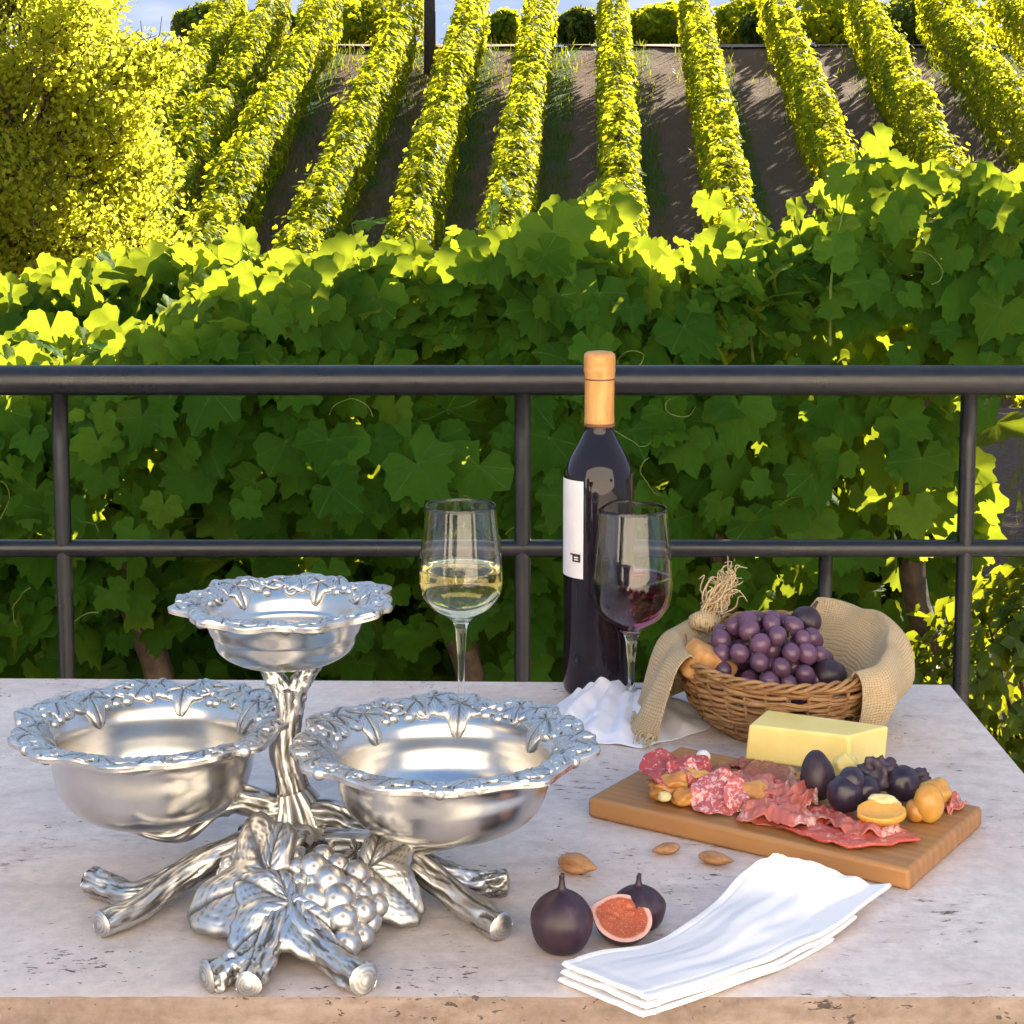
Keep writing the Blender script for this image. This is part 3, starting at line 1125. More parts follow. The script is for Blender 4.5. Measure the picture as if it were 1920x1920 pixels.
def bark_tube(mb, pts, rr, seed, seg=52, n=150, amp=.12, twist=2.0, ridges=7):
    v, f, a = tube(pts, rr, seg, n, bark(seed, amp, twist, ridges))
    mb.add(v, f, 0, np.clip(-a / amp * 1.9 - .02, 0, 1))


def end_cap(mb, pts, r):
    """cut end of a branch with growth rings"""
    P = spline(pts, 20)
    d = P[-1] - P[-2]; d /= np.linalg.norm(d)
    u = np.cross(d, [0, 0, 1.0]); u /= np.linalg.norm(u)
    w_ = np.cross(u, d)
    v, f, a = [], [], []
    R = [0, .25, .3, .5, .55, .78, .83, 1.0]
    gro = [0, 0, .5, .1, .45, 0, .4, 0]
    for i, q in enumerate(R):
        for j in range(24):
            th = 2 * math.pi * j / 24
            v.append(P[-1] + d * (r * .27 - q ** 4 * r * .26 - (.03 * r if gro[i] > .4 else 0)) + (u * math.cos(th) + w_ * math.sin(th)) * r * q * (1.03 + .05 * math.sin(3 * th + r * 9000)))
            a.append(gro[i])
    mb.add(v, grid_faces(len(R), 24, wrap_v=True), 0, a)


# ---- stem
X0 = SB[0]
stem = MB()
sp_ = lambda px, py, dy=0.0: on_y(px, py, SY + dy) - SB
hub_pts = [sp_(562, 1590), sp_(558, 1545), sp_(550, 1490), sp_(538, 1420), sp_(541, 1350), sp_(546, 1290)]
bark_tube(stem, hub_pts, [.026, .0215, .0125, .0105, .0098, .0108], 1.0, 52, 220, .13, 2.5, 8)
bark_tube(stem, [sp_(541, 1330), sp_(530, 1295), sp_(512, 1265), sp_(496, 1240)], [.0088, .0080, .0072, .0065], 2.0, 36, 60)
bark_tube(stem, [sp_(545, 1330), sp_(556, 1295), sp_(572, 1265), sp_(590, 1238)], [.0095, .0085, .0078, .0072], 3.0, 36, 60)
# ribbed flare of the hub
v, f, a = tube([sp_(563, 1566), sp_(561, 1545), sp_(556, 1510), sp_(548, 1480)], [.0270, .0255, .0190, .0125], 90, 40, lambda s, th: (.10 * math.sin(14 * th + 2 * s) + .05 * math.sin(5 * th)) * (1 - .5 * s))
stem.add(v, f, 0, np.clip(-a * 11, 0, 1))
stem.build("stem", M_BRN, sroot, attr="groove")

# ---- bowls
BC = [("left", on_y(287, 1343, 0), .109, .078), ("right", None, .1155, .071), ("top", None, .0865, .052)]


def bowl_center(px, py, ydist):
    return on_y(px, py, ydist) - SB


yL = .43 / math.tan(rad(17.34))
yR = .43 / math.tan(rad(17.94))
BOWLS = [
    (bowl_center(287, 1350, yL), 0.1085, .0795, .074, 0.3, "rim"),
    (bowl_center(832, 1386, yR), .1140, .082, .066, 2.1, "rim"),
    (bowl_center(534, 1126, SY), .0840, .0590, .0465, 4.0, "rim"),
]


def arc_profile(R, rb, depth):
    """inner surface polyline from rim edge to the centre: (r,z), z=0 at rim edge"""
    pts = [(R, -.001), (R - .35 * (R - rb), -.0005), (R - .72 * (R - rb), -.004), (rb, -.0125), (rb - .004, -.022), (rb - .006, -depth * .52), (rb * .84, -depth * .76), (rb * .63, -depth * .93), (rb * .36, -depth * .995), (0.0005, -depth)]
    return spline([(a_, b_, 0) for a_, b_ in pts], 90)[:, :2]


def make_bowl(c, R, rb, depth, seed):
    rs = np.random.RandomState(int(seed * 100))
    body_root = None
    prof = arc_profile(R, rb, depth)
    seglen = np.concatenate([[0], np.cumsum(np.linalg.norm(np.diff(prof, axis=0), axis=1))])
    L = seglen[-1]

    def P(s):
        return np.array([np.interp(s, seglen, prof[:, 0]), np.interp(s, seglen, prof[:, 1])])

    def wav(th):
        return .0026 * math.sin(7 * th + seed) + .0018 * math.sin(11 * th + 2 * seed) + .0016 * math.sin(19 * th + seed * 3)

    def surf(th, s, h):
        p = P(s)
        q = (P(min(s + .0015, L)) - P(max(s - .0015, 0)))
        q /= np.linalg.norm(q) + 1e-12
        nr, nz_ = q[1], -q[0]               # inward/up normal
        if nz_ < 0 and abs(nz_) > .7:
            nr, nz_ = -nr, -nz_
        r_, z_ = p[0] + nr * h, p[1] + nz_ * h
        k = max(0, 1 - s / .022)
        r_ += wav(th) * k * 1.3
        z_ += wav(th + 1) * k * .35
        return np.array([r_ * math.cos(th), r_ * math.sin(th), z_])

    # body: inner and outer wall
    NS, seg = 90, 160
    inner = np.array([[surf(2 * math.pi * i / seg, L * j / (NS - 1), 0) for j in range(NS)] for i in range(seg)])
    mb = MB()
    mb.add(inner.reshape(-1, 3), grid_faces(seg, NS, wrap_u=True))
    outer = np.array([[surf(2 * math.pi * i / seg, L * j / (NS - 1), -.0032) for j in range(NS)] for i in range(seg)])
    mb.add(outer.reshape(-1, 3), [tuple(reversed(q)) for q in grid_faces(seg, NS, wrap_u=True)])
    lip = np.stack([inner[:, 0], outer[:, 0]], 1)
    mb.add(lip.reshape(-1, 3), [tuple(reversed(q)) for q in grid_faces(seg, 2, wrap_u=True)])
    bowl = mb.build("bowl", M_POL, sroot, attr="groove", sharp=60)
    bowl.location = [float(q) for q in c]

    # relief on the rim
    W = (R - rb)
    rel = MB()
    # cord along the outer edge
    nseg = 260
    cv, ca = [], []
    for i in range(nseg):
        th = 2 * math.pi * i / nseg
        for j in range(10):
            ph = 2 * math.pi * j / 10
            b = 1 + .22 * math.sin(38 * th + 3 * math.sin(5 * th)) + .25 * vn((math.cos(th) * 9, math.sin(th) * 9, seed))
            p = surf(th, .0022 + .0026 * math.cos(ph) * b, .0019 * math.sin(ph) * b)
            cv.append(p); ca.append(max(0, .8 - b) * 2)
    rel.add(cv, grid_faces(nseg, 10, True, True), 0, np.clip(ca, 0, 1))
    # stems winding in the rim
    for q in range(3):
        cv = []
        ca = []
        for i in range(nseg):
            th = 2 * math.pi * i / nseg
            s0 = W * (.55 + .28 * math.sin(9 * th + q * 2.1 + seed))
            for j in range(7):
                ph = 2 * math.pi * j / 7
                cv.append(surf(th, s0 + .0017 * math.cos(ph), .0006 + .0018 * math.sin(ph)))
                ca.append(.7 if math.sin(ph) < .2 else 0)
        rel.add(cv, grid_faces(nseg, 7, True, True), 0, ca)
    n_units = 7 if R > .1 else 6
    for u_ in range(n_units):
        th0 = 2 * math.pi * u_ / n_units + seed
        # grape bunch
        ng = rs.randint(9, 14)
        gr = .0052 if R > .1 else .0043
        placed = []
        for q in range(300):
            dt = rs.uniform(-.20, .20) * .108 / R
            ss = rs.uniform(.003, W * 1.0)
            pos = (dt * R, ss)
            if all((pos[0] - a_) ** 2 + (pos[1] - b_) ** 2 > (1.55 * gr) ** 2 for a_, b_ in placed):
                placed.append(pos)
                rr = gr * rs.uniform(.85, 1.1)
                cpt = surf(th0 + dt, ss, -gr * .30)
                v = ICO3[0] * rr + cpt
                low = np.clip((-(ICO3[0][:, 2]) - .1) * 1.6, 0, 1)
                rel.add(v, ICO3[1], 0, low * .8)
            if len(placed) >= ng:
                break
        # leaves: one hangs over into the bowl, one lies on the rim
        for (dth, s_c, size, tilt) in ((.27, W * .78, .040, 0.0), (.47, W * .5, .032, .7), (-.25, W * .55, .028, -.9), (.12, W * .35, .024, 2.2)):
            size *= (R / .112) * rs.uniform(.9, 1.12)
            thc = th0 + dth * (.112 / R) * (1.0 if n_units == 7 else 1.1)
            ang_, q0s, q1s = leaf_rim(rs.randint(99), 72, 22)
            nO = len(ang_)
            lv, la = [], []
            rings = tuple(np.linspace(0, .93, 16)) + (.98, 1.0)
            ca_, sa_ = math.cos(tilt), math.sin(tilt)
            for ri, rg in enumerate(rings):
                for a_, q0, q1 in zip(ang_, q0s, q1s):
                    r_ = (q0 + (q1 - q0) * rg ** 6) * rg
                    dv, ds = vein_dist(math.sin(a_) * r_, math.cos(a_) * r_)
                    x_ = math.sin(a_) * r_ * size * 1.1
                    y_ = (math.cos(a_) * r_ - .12) * size
                    x2, y2 = x_ * ca_ - y_ * sa_, x_ * sa_ + y_ * ca_
                    ss = min(max(s_c + y2, .0005), L * .8)
                    cut = math.exp(-(dv / .030) ** 2) * (rg < .97)
                    hgt = 0.0016 * (1 - rg ** 6) + .0018 + .0006 * math.sin(a_ * 5 + seed) * rg - .0013 * cut
                    if rg == 1.0: hgt = -.0004
                    lv.append(surf(thc + x2 / R, ss, hgt))
                    la.append(max(.9 * cut, .7 * (rg == 1.0), .5 * math.exp(-(ds / .016) ** 2) * (rg < .9)))
            fl = []
            for ri in range(len(rings) - 1):
                for i in range(nO):
                    i2 = (i + 1) % nO
                    fl.append((ri * nO + i, (ri + 1) * nO + i, (ri + 1) * nO + i2, ri * nO + i2))
            rel.add(lv, [tuple(reversed(q)) for q in fl], 0, la)
        # curl
        cvp = []
        for q in range(22):
            t_ = q / 21 * 7.5
            rr_ = .0075 * (1 - q / 26)
            cvp.append(surf(th0 - .3 + (rr_ * math.cos(t_)) / R, W * .75 + rr_ * math.sin(t_) + .002, .0014))
        v, f, _ = tube(cvp, [.0014, .0008], 6, 40)
        rel.add(v, f)
    rim = rel.build("relief_rim", M_REL, bowl, attr="groove")
    return bowl


for (c, R, rb, dp, sd_, nm) in BOWLS:
    make_bowl(c, R, rb, dp, sd_)

# ---- arms that carry the two lower bowls
cL, cR = BOWLS[0][0], BOWLS[1][0]
for pts, rr, sdv in (
        ([spt(548, 1560, .045) * 0 + sp_(540, 1525), sp_(500, 1512), sp_(445, 1497, -.006), sp_(395, 1512, -.014), np.array([cL[0] + .018, cL[1] - .016, cL[2] - .0835]), np.array([cL[0] - .022, cL[1] - .012, cL[2] - .0800])], [.013, .0112, .0108, .0112, .0095, .004], 5.0),
        ([sp_(575, 1535), sp_(620, 1530, -.01), sp_(665, 1552, -.02), sp_(715, 1572, -.035), np.array([cR[0] - .012, cR[1] - .012, cR[2] - .0755]), np.array([cR[0] + .03, cR[1], cR[2] - .072])], [.015, .013, .012, .0115, .009, .004], 6.0)):
    mb = MB()
    bark_tube(mb, pts, rr, sdv, 52, 160, .15, 1.5, 6)
    mb.build("arm", M_BRN, sroot, attr="groove")

# ---- base dome and root feet
dome = MB()
v, f = lathe([(.001, .051), (.020, .050), (.034, .042), (.046, .028), (.055, .013), (.066, .003), (.066, .001), (.05, .0005)], 64)
a = []
vv = []
for q in v:
    d = vn(q, 60) * .35 + .5 * math.sin(9 * math.atan2(q[1], q[0]) + 30 * q[2])
    vv.append(q * (1 + .05 * d)); a.append(max(0, -d))
dome.add(vv, [tuple(reversed(q)) for q in f], 0, a)
dome.build("base", M_BRN, sroot, attr="groove")


def foot(main, mr, side, sr, seed):
    mb = MB()
    pm = [spt(*q) for q in main]
    bark_tube(mb, pm, mr, seed, 52, 180, .13, 1.2, 6)
    end_cap(mb, pm, mr[-1])
    if side:
        ps = [spt(*q) for q in side]
        bark_tube(mb, ps, sr, seed + .5, 52, 140, .13, 1.2, 6)
        end_cap(mb, ps, sr[-1])
    mb.build("foot", M_BRN, sroot, attr="groove")


foot([(530, 1575, .043), (450, 1590, .040), (375, 1622, .030), (315, 1662, .020), (255, 1706, .0115), (190, 1733, .0105)], [.010, .0105, .0108, .0103, .0098, .0096],
     [(375, 1618, .030), (320, 1652, .020), (255, 1678, .0125), (215, 1668, .0110), (172, 1650, .0130)], [.0095, .0098, .0095, .0095, .0105], 11.0)
foot([(610, 1580, .042), (700, 1588, .043), (775, 1618, .034), (840, 1668, .020), (895, 1712, .0115), (940, 1738, .0105)], [.010, .0112, .0105, .0102, .0096, .0100],
     [(775, 1612, .034), (820, 1636, .024), (870, 1652, .0145), (910, 1655, .0105), (948, 1653, .0105)], [.009, .0098, .0096, .0096, .0105], 12.0)
foot([(560, 1610, .042), (556, 1680, .036), (560, 1730, .026), (600, 1775, .016), (645, 1812, .0105), (682, 1836, .0100)], [.010, .0105, .0105, .0108, .0108, .0112],
     None, None, 13.0)
foot([(535, 1690, .034), (512, 1745, .024), (492, 1795, .0150), (478, 1825, .0105), (466, 1846, .0095)], [.0095, .0098, .010, .0098, .0088],
     [(496, 1790, .0150), (460, 1806, .0120), (425, 1818, .0105), (388, 1830, .0100)], [.009, .0095, .0100, .0108], 14.0)
# back foot, mostly hidden
foot([(560, 1600, .040), (520, 1560, .030), (495, 1558, .018), (462, 1566, .011)], [.010, .0105, .0105, .0105], None, None, 15.0)
foot([(600, 1600, .040), (680, 1575, .030), (745, 1570, .018), (775, 1580, .011)], [.010, .0105, .0105, .0105], None, None, 16.0)

# ---- cast grape bunches on the base
def cast_bunch(lst, r):
    mb = MB()
    rs = np.random.RandomState(len(lst))
    for (px, py, h, k) in lst:
        rr = r * k
        # a grape with a blossom dimple
        u = ICO4[0].copy()
        d = unit(np.array([rs.uniform(-.3, .3), -.85, .55]))
        dot = u @ d
        dim = np.exp(-((1 - dot) / .012))
        u = u * (1 - .07 * dim)[:, None]
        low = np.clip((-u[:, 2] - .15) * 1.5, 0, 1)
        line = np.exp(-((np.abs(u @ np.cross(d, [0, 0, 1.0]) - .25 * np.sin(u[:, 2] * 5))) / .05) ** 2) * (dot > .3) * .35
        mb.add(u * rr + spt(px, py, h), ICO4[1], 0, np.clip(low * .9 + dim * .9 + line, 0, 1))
    mb.build("grape_bunch", M_REL, sroot, attr="groove")


cast_bunch([(545, 1612, .050, .85), (588, 1628, .050, 1), (632, 1622, .046, .8), (668, 1638, .042, .9), (562, 1655, .044, .6), (618, 1652, .046, 1.05), (655, 1665, .040, .8),
            (590, 1688, .036, 1.1), (634, 1688, .037, 1.1), (676, 1680, .034, .8), (697, 1668, .034, .8), (605, 1722, .026, .95), (642, 1722, .028, 1), (678, 1708, .027, 1), (706, 1698, .026, .8), (586, 1655, .042, .8),
            (616, 1748, .016, .9), (650, 1742, .018, 1), (648, 1770, .0125, 1.05), (676, 1755, .0125, .9), (622, 1770, .0105, .8), (690, 1728, .018, .9), (560, 1630, .048, .8), (605, 1606, .050, .8)], .0112)
cast_bunch([(470, 1588, .046, .9), (498, 1583, .050, .9), (452, 1606, .042, .95), (482, 1606, .046, 1.05), (508, 1606, .048, .9), (432, 1624, .036, .95), (462, 1628, .040, 1.1), (494, 1632, .042, 1.1), (424, 1642, .030, .9), (452, 1652, .034, .95), (482, 1656, .036, .9), (510, 1640, .042, .9), (512, 1580, .050, .8)], .0086)


def cast_leaf(base, tip, width, h0, h1, seed, dome_=.10, tilt=(0, -.6)):
    """thick cast vine leaf from joint to tip (pixel, height), domed, with veins cut in"""
    A, B = spt(*base, h0), spt(*tip, h1)
    yv = B - A
    Ln = np.linalg.norm(yv); yv /= Ln
    zv = unit(np.array([tilt[0], tilt[1], 1.0]))
    zv = unit(zv - yv * zv.dot(yv))
    xv = np.cross(yv, zv)
    ang, r0, r1 = leaf_rim(seed)
    nO = len(ang)
    sc = Ln / .69
    rings = tuple(np.linspace(0, .95, 40)) + (.98, 1.0)
    mb = MB()
    for side in (1, -1):
        lv, la = [], []
        for rg in rings:
            for a_, q0, q1 in zip(ang, r0, r1):
                rr_ = (q0 + (q1 - q0) * rg ** 8) * rg
                x_, y_ = math.sin(a_) * rr_, math.cos(a_) * rr_
                dv, ds = vein_dist(x_, y_)
                if y_ < 0: y_ *= .6
                hz_ = -dome_ * (x_ * x_ * 1.6 + max(0, y_) ** 2) + .030 * math.sin(2.5 * a_ + seed) * rg * rg + .05 * vn((x_ * 4, y_ * 4, seed))
                g_ = 0.0
                if side > 0:
                    hz_ += .05 * (1 - rg ** 8)
                    cut = math.exp(-(dv / .016) ** 2) * (rg < .97)
                    cut2 = math.exp(-(ds / .011) ** 2) * (rg < .9) * (rg > .12)
                    hz_ -= .020 * cut + .010 * cut2
                    hz_ += .018 * min(1, dv / .10)
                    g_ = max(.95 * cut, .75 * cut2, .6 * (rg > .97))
                else:
                    hz_ -= .03
                p_ = A + (xv * x_ * width + yv * y_ + zv * hz_) * sc
                p_[2] = max(p_[2], .0012 if side > 0 else .0004)
                lv.append(p_); la.append(g_)
        fl = []
        for ri in range(len(rings) - 1):
            for i in range(nO):
                i2 = (i + 1) % nO
                q = (ri * nO + i, (ri + 1) * nO + i, (ri + 1) * nO + i2, ri * nO + i2)
                fl.append(tuple(reversed(q)) if side > 0 else q)
        mb.add(lv, fl, 0, la)
    n0 = len(rings) * nO
    k = (len(rings) - 1) * nO
    mb.f += [(k + i, k + (i + 1) % nO, n0 + k + (i + 1) % nO, n0 + k + i) for i in range(nO)]
    mb.m += [0] * nO
    mb.build("leaf", M_REL, sroot, attr="groove")


cast_leaf((508, 1648), (345, 1712), 1.05, .044, .014, 3, .12, (-.15, -.75))
cast_leaf((548, 1698), (425, 1786), 1.0, .036, .016, 4, .10, (-.1, -.7))
cast_leaf((690, 1628), (795, 1712), 1.05, .042, .012, 5, .14, (.15, -.75))
cast_leaf((668, 1598), (735, 1622), .9, .044, .036, 8, .10, (.1, -.5))
cast_leaf((520, 1600), (455, 1578), .8, .046, .040, 9, .10, (-.1, -.5))

# ------------------------------------------------------------------ wine bottle
BY = on_t(1121, 1296)
t = NT("dark_bottle_glass")
p = t.principled(Base_Color=(.010, .006, .010), Roughness=.04)
t.set(p, "Specular IOR Level", .42)
M_BOT = t.finish(p)
t = NT("orange_foil")
co = t.coord()
p = t.principled(Base_Color=t.ramp(t.noise(t.mapping(co, (1, 1, .25)), 120, 4), [(.3, (.50, .22, .055)), (.7, (.66, .33, .10))]), Roughness=.38, Metallic=.15)
t.set(p, "Normal", t.bump(t.noise(t.mapping(co, (1, 1, .2)), 190, 5), .55, .0015))
M_FOIL = t.finish(p)
M_BAND = m_plain("brown_band", (.16, .065, .022), .4, var=.2)
M_PAPER = m_plain("label_paper", (.70, .67, .69), .7, var=.05, vscale=60, bump=.1, bscale=500)
M_INK = m_plain("black_print", (.015, .014, .016), .6, var=.1)
broot = thing("wine_bottle", "tall dark red wine bottle with orange foil neck and a white side label", "bottle", BY)
zb = lambda py: zat(py, BY[1]) - TZ
R = .0372
prof = [(.001, .004), (.026, .002), (.033, .0005), (R - .0012, .004), (R, .010), (R, zb(900)), (R - .0008, zb(886)), (R - .004, zb(868)), (R - .0095, zb(848)), (R - .0165, zb(826)), (.0158, zb(808)), (.0148, zb(795)), (.0146, zb(700)), (.0140, zb(690)), (.001, zb(690))]
v, f = lathe(spline([(a, b, 0) for a, b in prof[3:11]], 60)[:, :2].tolist(), 72)
pr = prof[:3] + spline([(a, b, 0) for a, b in prof[3:5]], 4)[:, :2].tolist() + [(R, zb(q)) for q in (1200, 1100, 1000, 920, 900)] + spline([(a, b, 0) for a, b in prof[5:12]], 40)[1:, :2].tolist() + prof[12:]
v, f = lathe(pr, 72)
MB().add(v, [tuple(reversed(q)) for q in f]).build("body", M_BOT, broot, sharp=50)
cp = [(.0153, zb(797)), (.0159, zb(790)), (.0159, zb(784)), (.0155, zb(780)), (.0156, zb(735)), (.0157, zb(714)), (.0160, zb(711)), (.0160, zb(700)), (.0166, zb(696)), (.0166, zb(690)), (.0162, zb(687)), (.0166, zb(683)), (.0166, zb(672)), (.0160, zb(664)), (.0135, zb(660)), (.006, zb(658)), (.0005, zb(658))]
v, f = lathe(cp, 64)
cap = MB().add(v, [tuple(reversed(q)) for q in f]).build("foil_capsule", M_FOIL, broot, sharp=45)
for (z0, z1, rr) in ((712, 708, .0163), (799, 792, .0163)):
    v, f = lathe([(rr - .001, zb(z0)), (rr, zb(z0) + .0004), (rr, zb(z1) - .0004), (rr - .001, zb(z1))], 64)
    MB().add(v, [tuple(reversed(q)) for q in f]).build("band", M_BAND, cap)
la0, la1 = rad(140), rad(242)
v, f = lathe([(R + .0004, zb(1073)), (R + .0004, zb(893))], 40, a0=la0, a1=la1)
lab = MB().add(v, [tuple(reversed(q)) for q in f]).build("label", M_PAPER, broot)
mk = MB()
for (a0, a1, p0, p1) in ((221, 237, 1043, 1040), (221, 237, 1033, 1028), (221, 224.5, 1040, 1033), (233, 237, 1040, 1033), (224.5, 233, 1037.5, 1036), (216, 221, 1031, 1028)):
    v, f = lathe([(R + .0007, zb(p0)), (R + .0007, zb(p1))], 8, a0=rad(a0), a1=rad(a1))
    mk.add(v, [tuple(reversed(q)) for q in f])
mk.build("printed_mark", M_INK, lab)

# ------------------------------------------------------------------ wine glasses
t = NT("clear_glass")
p = t.principled(Base_Color=(.985, .99, .985), Roughness=0.0, IOR=1.46)
t.set(p, "Transmission Weight", 1.0)
lp = t.n("BsdfTransparent", ins={0: (.93, .95, .94)})
M_GLASS = t.finish(p)


def wine_mat(name, col, dens):
    t = NT(name)
    p = t.principled(Base_Color=col, Roughness=0.0, IOR=1.34)
    t.set(p, "Transmission Weight", 1.0)
    t.finish(p)
    if dens:
        va = t.n("VolumeAbsorption", ins={0: (*dens[0], 1), 1: dens[1]})
        t.t.links.new(va.outputs[0], t.out.inputs["Volume"])
    return t.mat


M_WHITE = wine_mat("white_wine", (1.0, .97, .80), ((.95, .84, .30), 9.0))
M_RED = wine_mat("red_wine", (.90, .16, .30), ((.62, .035, .15), 16.0))


def wine_glass(px, pfoot, prim, pmax, wmax, wrim, pbot, plevel, wine, lab, wlab):
    c = on_t(px, pfoot)
    y = c[1]
    z = lambda py: zat(py, y) - TZ
    sc = FPX / np.dot(np.array([0, y, -.4]), FWD)
    rm, rr = wmax / 2 / sc, wrim / 2 / sc
    zr, zm, zb_, zl = z(prim), z(pmax), z(pbot), z(plevel)
    root = thing("wine_glass", lab, "wine glass", c, "wine glasses")
    outer = spline([(rr, zr, 0), (rr + (rm - rr) * .38, zr + (zm - zr) * .35, 0), (rr + (rm - rr) * .80, zr + (zm - zr) * .68, 0), (rm, zm, 0), (rm * .93, zm + (zb_ - zm) * .36, 0), (rm * .70, zm + (zb_ - zm) * .68, 0), (rm * .36, zm + (zb_ - zm) * .90, 0), (.0085, zb_ - .001, 0)], 60)[:, :2]
    th = .0009
    inner = []
    for i, (a, b) in enumerate(outer):
        d = outer[min(i + 1, 59)] - outer[max(i - 1, 0)]
        d /= np.linalg.norm(d)
        inner.append((max(a + d[1] * th, .0003), b - d[0] * th))
    inner = np.array(inner)
    inner = inner[inner[:, 1] > zb_ + .0035]
    inner = np.vstack([inner, [(inner[-1][0] * .5, zb_ + .0030)], [(.0003, zb_ + .0028)]])
    stem = spline([(.0085, zb_ - .001, 0), (.0060, zb_ - .010, 0), (.0048, zb_ - .024, 0), (.0036, zb_ * .52, 0), (.0036, .016, 0), (.006, .008, 0)], 30)[1:, :2]
    foot = [(.016, .0042), (.028, .0026), (.0345, .0016), (.0350, .0008), (.0345, .0002), (.02, .0002), (.0003, .0002)]
    prof = inner[::-1].tolist() + [(rr - th * .5, zr + .0006)] + outer.tolist() + stem.tolist() + foot
    v, f = lathe(prof, 80)
    g_ = MB().add(v, [tuple(reversed(q)) for q in f]).build("glass", M_GLASS, root)
    # wine: just inside the inner wall
    w_ = inner[inner[:, 1] < zl]
    top = np.interp(zl, inner[::-1, 1], inner[::-1, 0])
    gap = .00012
    wp = [(.0003, zl)] + [(top * q, zl + (.0006 * max(0, q - .93) / .07)) for q in (.4, .8, .93, .98)] + [(top - gap, zl + .0007)] + [(max(a - gap, .0003), b + gap * .5) for a, b in w_]
    v, f = lathe(wp, 80)
    wo = MB().add(v, [tuple(reversed(q)) for q in f]).build("wine", wine, root)
    wo["label"] = wlab
    return root


wine_glass(865, 1326, 947, 1090, 159, 132, 1163, 1064, M_WHITE, "wine glass half full of pale white wine behind the metal bowls", "pale straw coloured wine")
wine_glass(1183, 1312, 957, 1105, 153, 130, 1190, 1086, M_RED, "wine glass half full of dark red wine in front of the bottle", "dark red wine")

# ------------------------------------------------------------------ cloth materials


def cloth(name, col, weave=900.0, strength=.2, uvbased=False, var=.06):
    t = NT(name)
    co = t.coord("UV" if uvbased else "Object")
    w1 = t.n("TexWave", wave_type='BANDS', bands_direction='X', ins={"Vector": co, "Scale": weave, "Distortion": 1.2, "Detail": 1.0, "Detail Scale": .4}).outputs["Fac"]
    w2 = t.n("TexWave", wave_type='BANDS', bands_direction='Y', ins={"Vector": co, "Scale": weave, "Distortion": 1.2, "Detail": 1.0, "Detail Scale": .4}).outputs["Fac"]
    wv = t.math('MULTIPLY', w1, w2)
    nz = t.noise(t.coord(), 40, 5)
    c = t.mix(nz, tuple(q * (1 - var) for q in col), tuple(min(1, q * (1 + var)) for q in col))
    return t, c, wv


t, c, wv = cloth("white_linen", (.80, .78, .80), 420, .1, var=.02)
p = t.principled(Base_Color=c, Roughness=.85)
t.set(p, "Specular IOR Level", .2)
t.set(p, "Sheen Weight", .15)
t.set(p, "Normal", t.bump(wv, .12, .0006))
M_LINEN = t.finish(p)

# ---- folded napkin: three plies, far end lifted
nroot = thing("folded_napkin", "smooth white folded napkin strip lying across the table's front edge", "napkin", on_t(1330, 1770))
NO = on_t(1330, 1770)
Ledge = [(1058, 1802, .0145), (1130, 1782, .0145), (1215, 1766, .0145), (1290, 1728, .016), (1345, 1683, .020), (1392, 1636, .028), (1424, 1612, .038), (1450, 1603, .042)]
Redge = [(1214, 1866, .0145), (1300, 1840, .0145), (1390, 1810, .0145), (1460, 1783, .0145), (1520, 1754, .0145), (1575, 1728, .012), (1625, 1698, .008), (1668, 1672, .006)]


def napkin_ply(k, top_off, thick, inset, length):
    n, m = 80, 80
    dz = np.array([0, 0, top_off])
    Lp = spline([on_t(a, b, h) - NO for a, b, h in Ledge], n) + dz
    Rp = spline([on_t(a, b, h) - NO for a, b, h in Redge], n) + dz
    lead = int(n * length)
    V = []
    for i in range(n):
        for j in range(m):
            u = j / (m - 1)
            s = i / (n - 1)
            q = Lp[i] * (1 - u) + Rp[i] * u
            belly = .006 * math.sin(math.pi * u) * max(0, (s - .55)) * 2.0
            crease = .0022 * math.sin(7 * u + 5 * s + k) * s + .005 * vn((u * 3, s * 5, k * 3 + 1)) * (0.25 + s) + .0016 * vn((u * 9, s * 8, k + 5)) * (.2 + s)
            hem = -.0007 * (math.exp(-((u - .06) / .010) ** 2) + math.exp(-((u - .94) / .010) ** 2) + math.exp(-((s - .035) / .008) ** 2))
            q = q + np.array([0, 0, belly + crease + hem])
            V.append(q)
    V = np.array(V).reshape(n, m, 3)
    V[..., 2] = np.maximum(V[..., 2], .0004 + thick + .0042 * k)
    # pull lower plies in a little at the near end so the edges step
    V = V[:lead]
    nn = len(V)
    top = V.reshape(-1, 3)
    bot = top - np.array([0, 0, thick])
    # rounded fold along both long sides
    mbv = [top]
    F = grid_faces(nn, m)
    F = [tuple(reversed(q)) for q in F] + [tuple(a + nn * m for a in q) for q in F]
    N = nn * m
    rimf = []
    edge = [i * m for i in range(nn)] + [(nn - 1) * m + j for j in range(1, m)] + [i * m + m - 1 for i in range(nn - 2, -1, -1)] + [j for j in range(m - 2, 0, -1)]
    midv = []
    cen = top.mean(0)
    for e in edge:
        d = top[e] - cen; d[2] = 0
        d = d / (np.linalg.norm(d) + 1e-9)
        midv.append((top[e] + bot[e]) / 2 + d * thick * .55)
    E = len(edge)
    for a in range(E):
        b = (a + 1) % E
        rimf.append((edge[a], edge[b], 2 * N + b, 2 * N + a))
        rimf.append((2 * N + a, 2 * N + b, N + edge[b], N + edge[a]))
    mb = MB().add(np.vstack([top, bot, np.array(midv)]), F + [tuple(reversed(q)) for q in rimf])
    o = mb.build("ply", M_LINEN, nroot, sharp=75)
    return o


napkin_ply(2, 0.0, .0040, 0, 1.0)
o2 = napkin_ply(1, -.0050, .0038, 0, .80)
o3 = napkin_ply(0, -.0098, .0036, 0, .70)
for o, off in ((o2, (-.0010, -.0022)), (o3, (-.0030, -.0040))):
    o.location.x += off[0]; o.location.y += off[1]

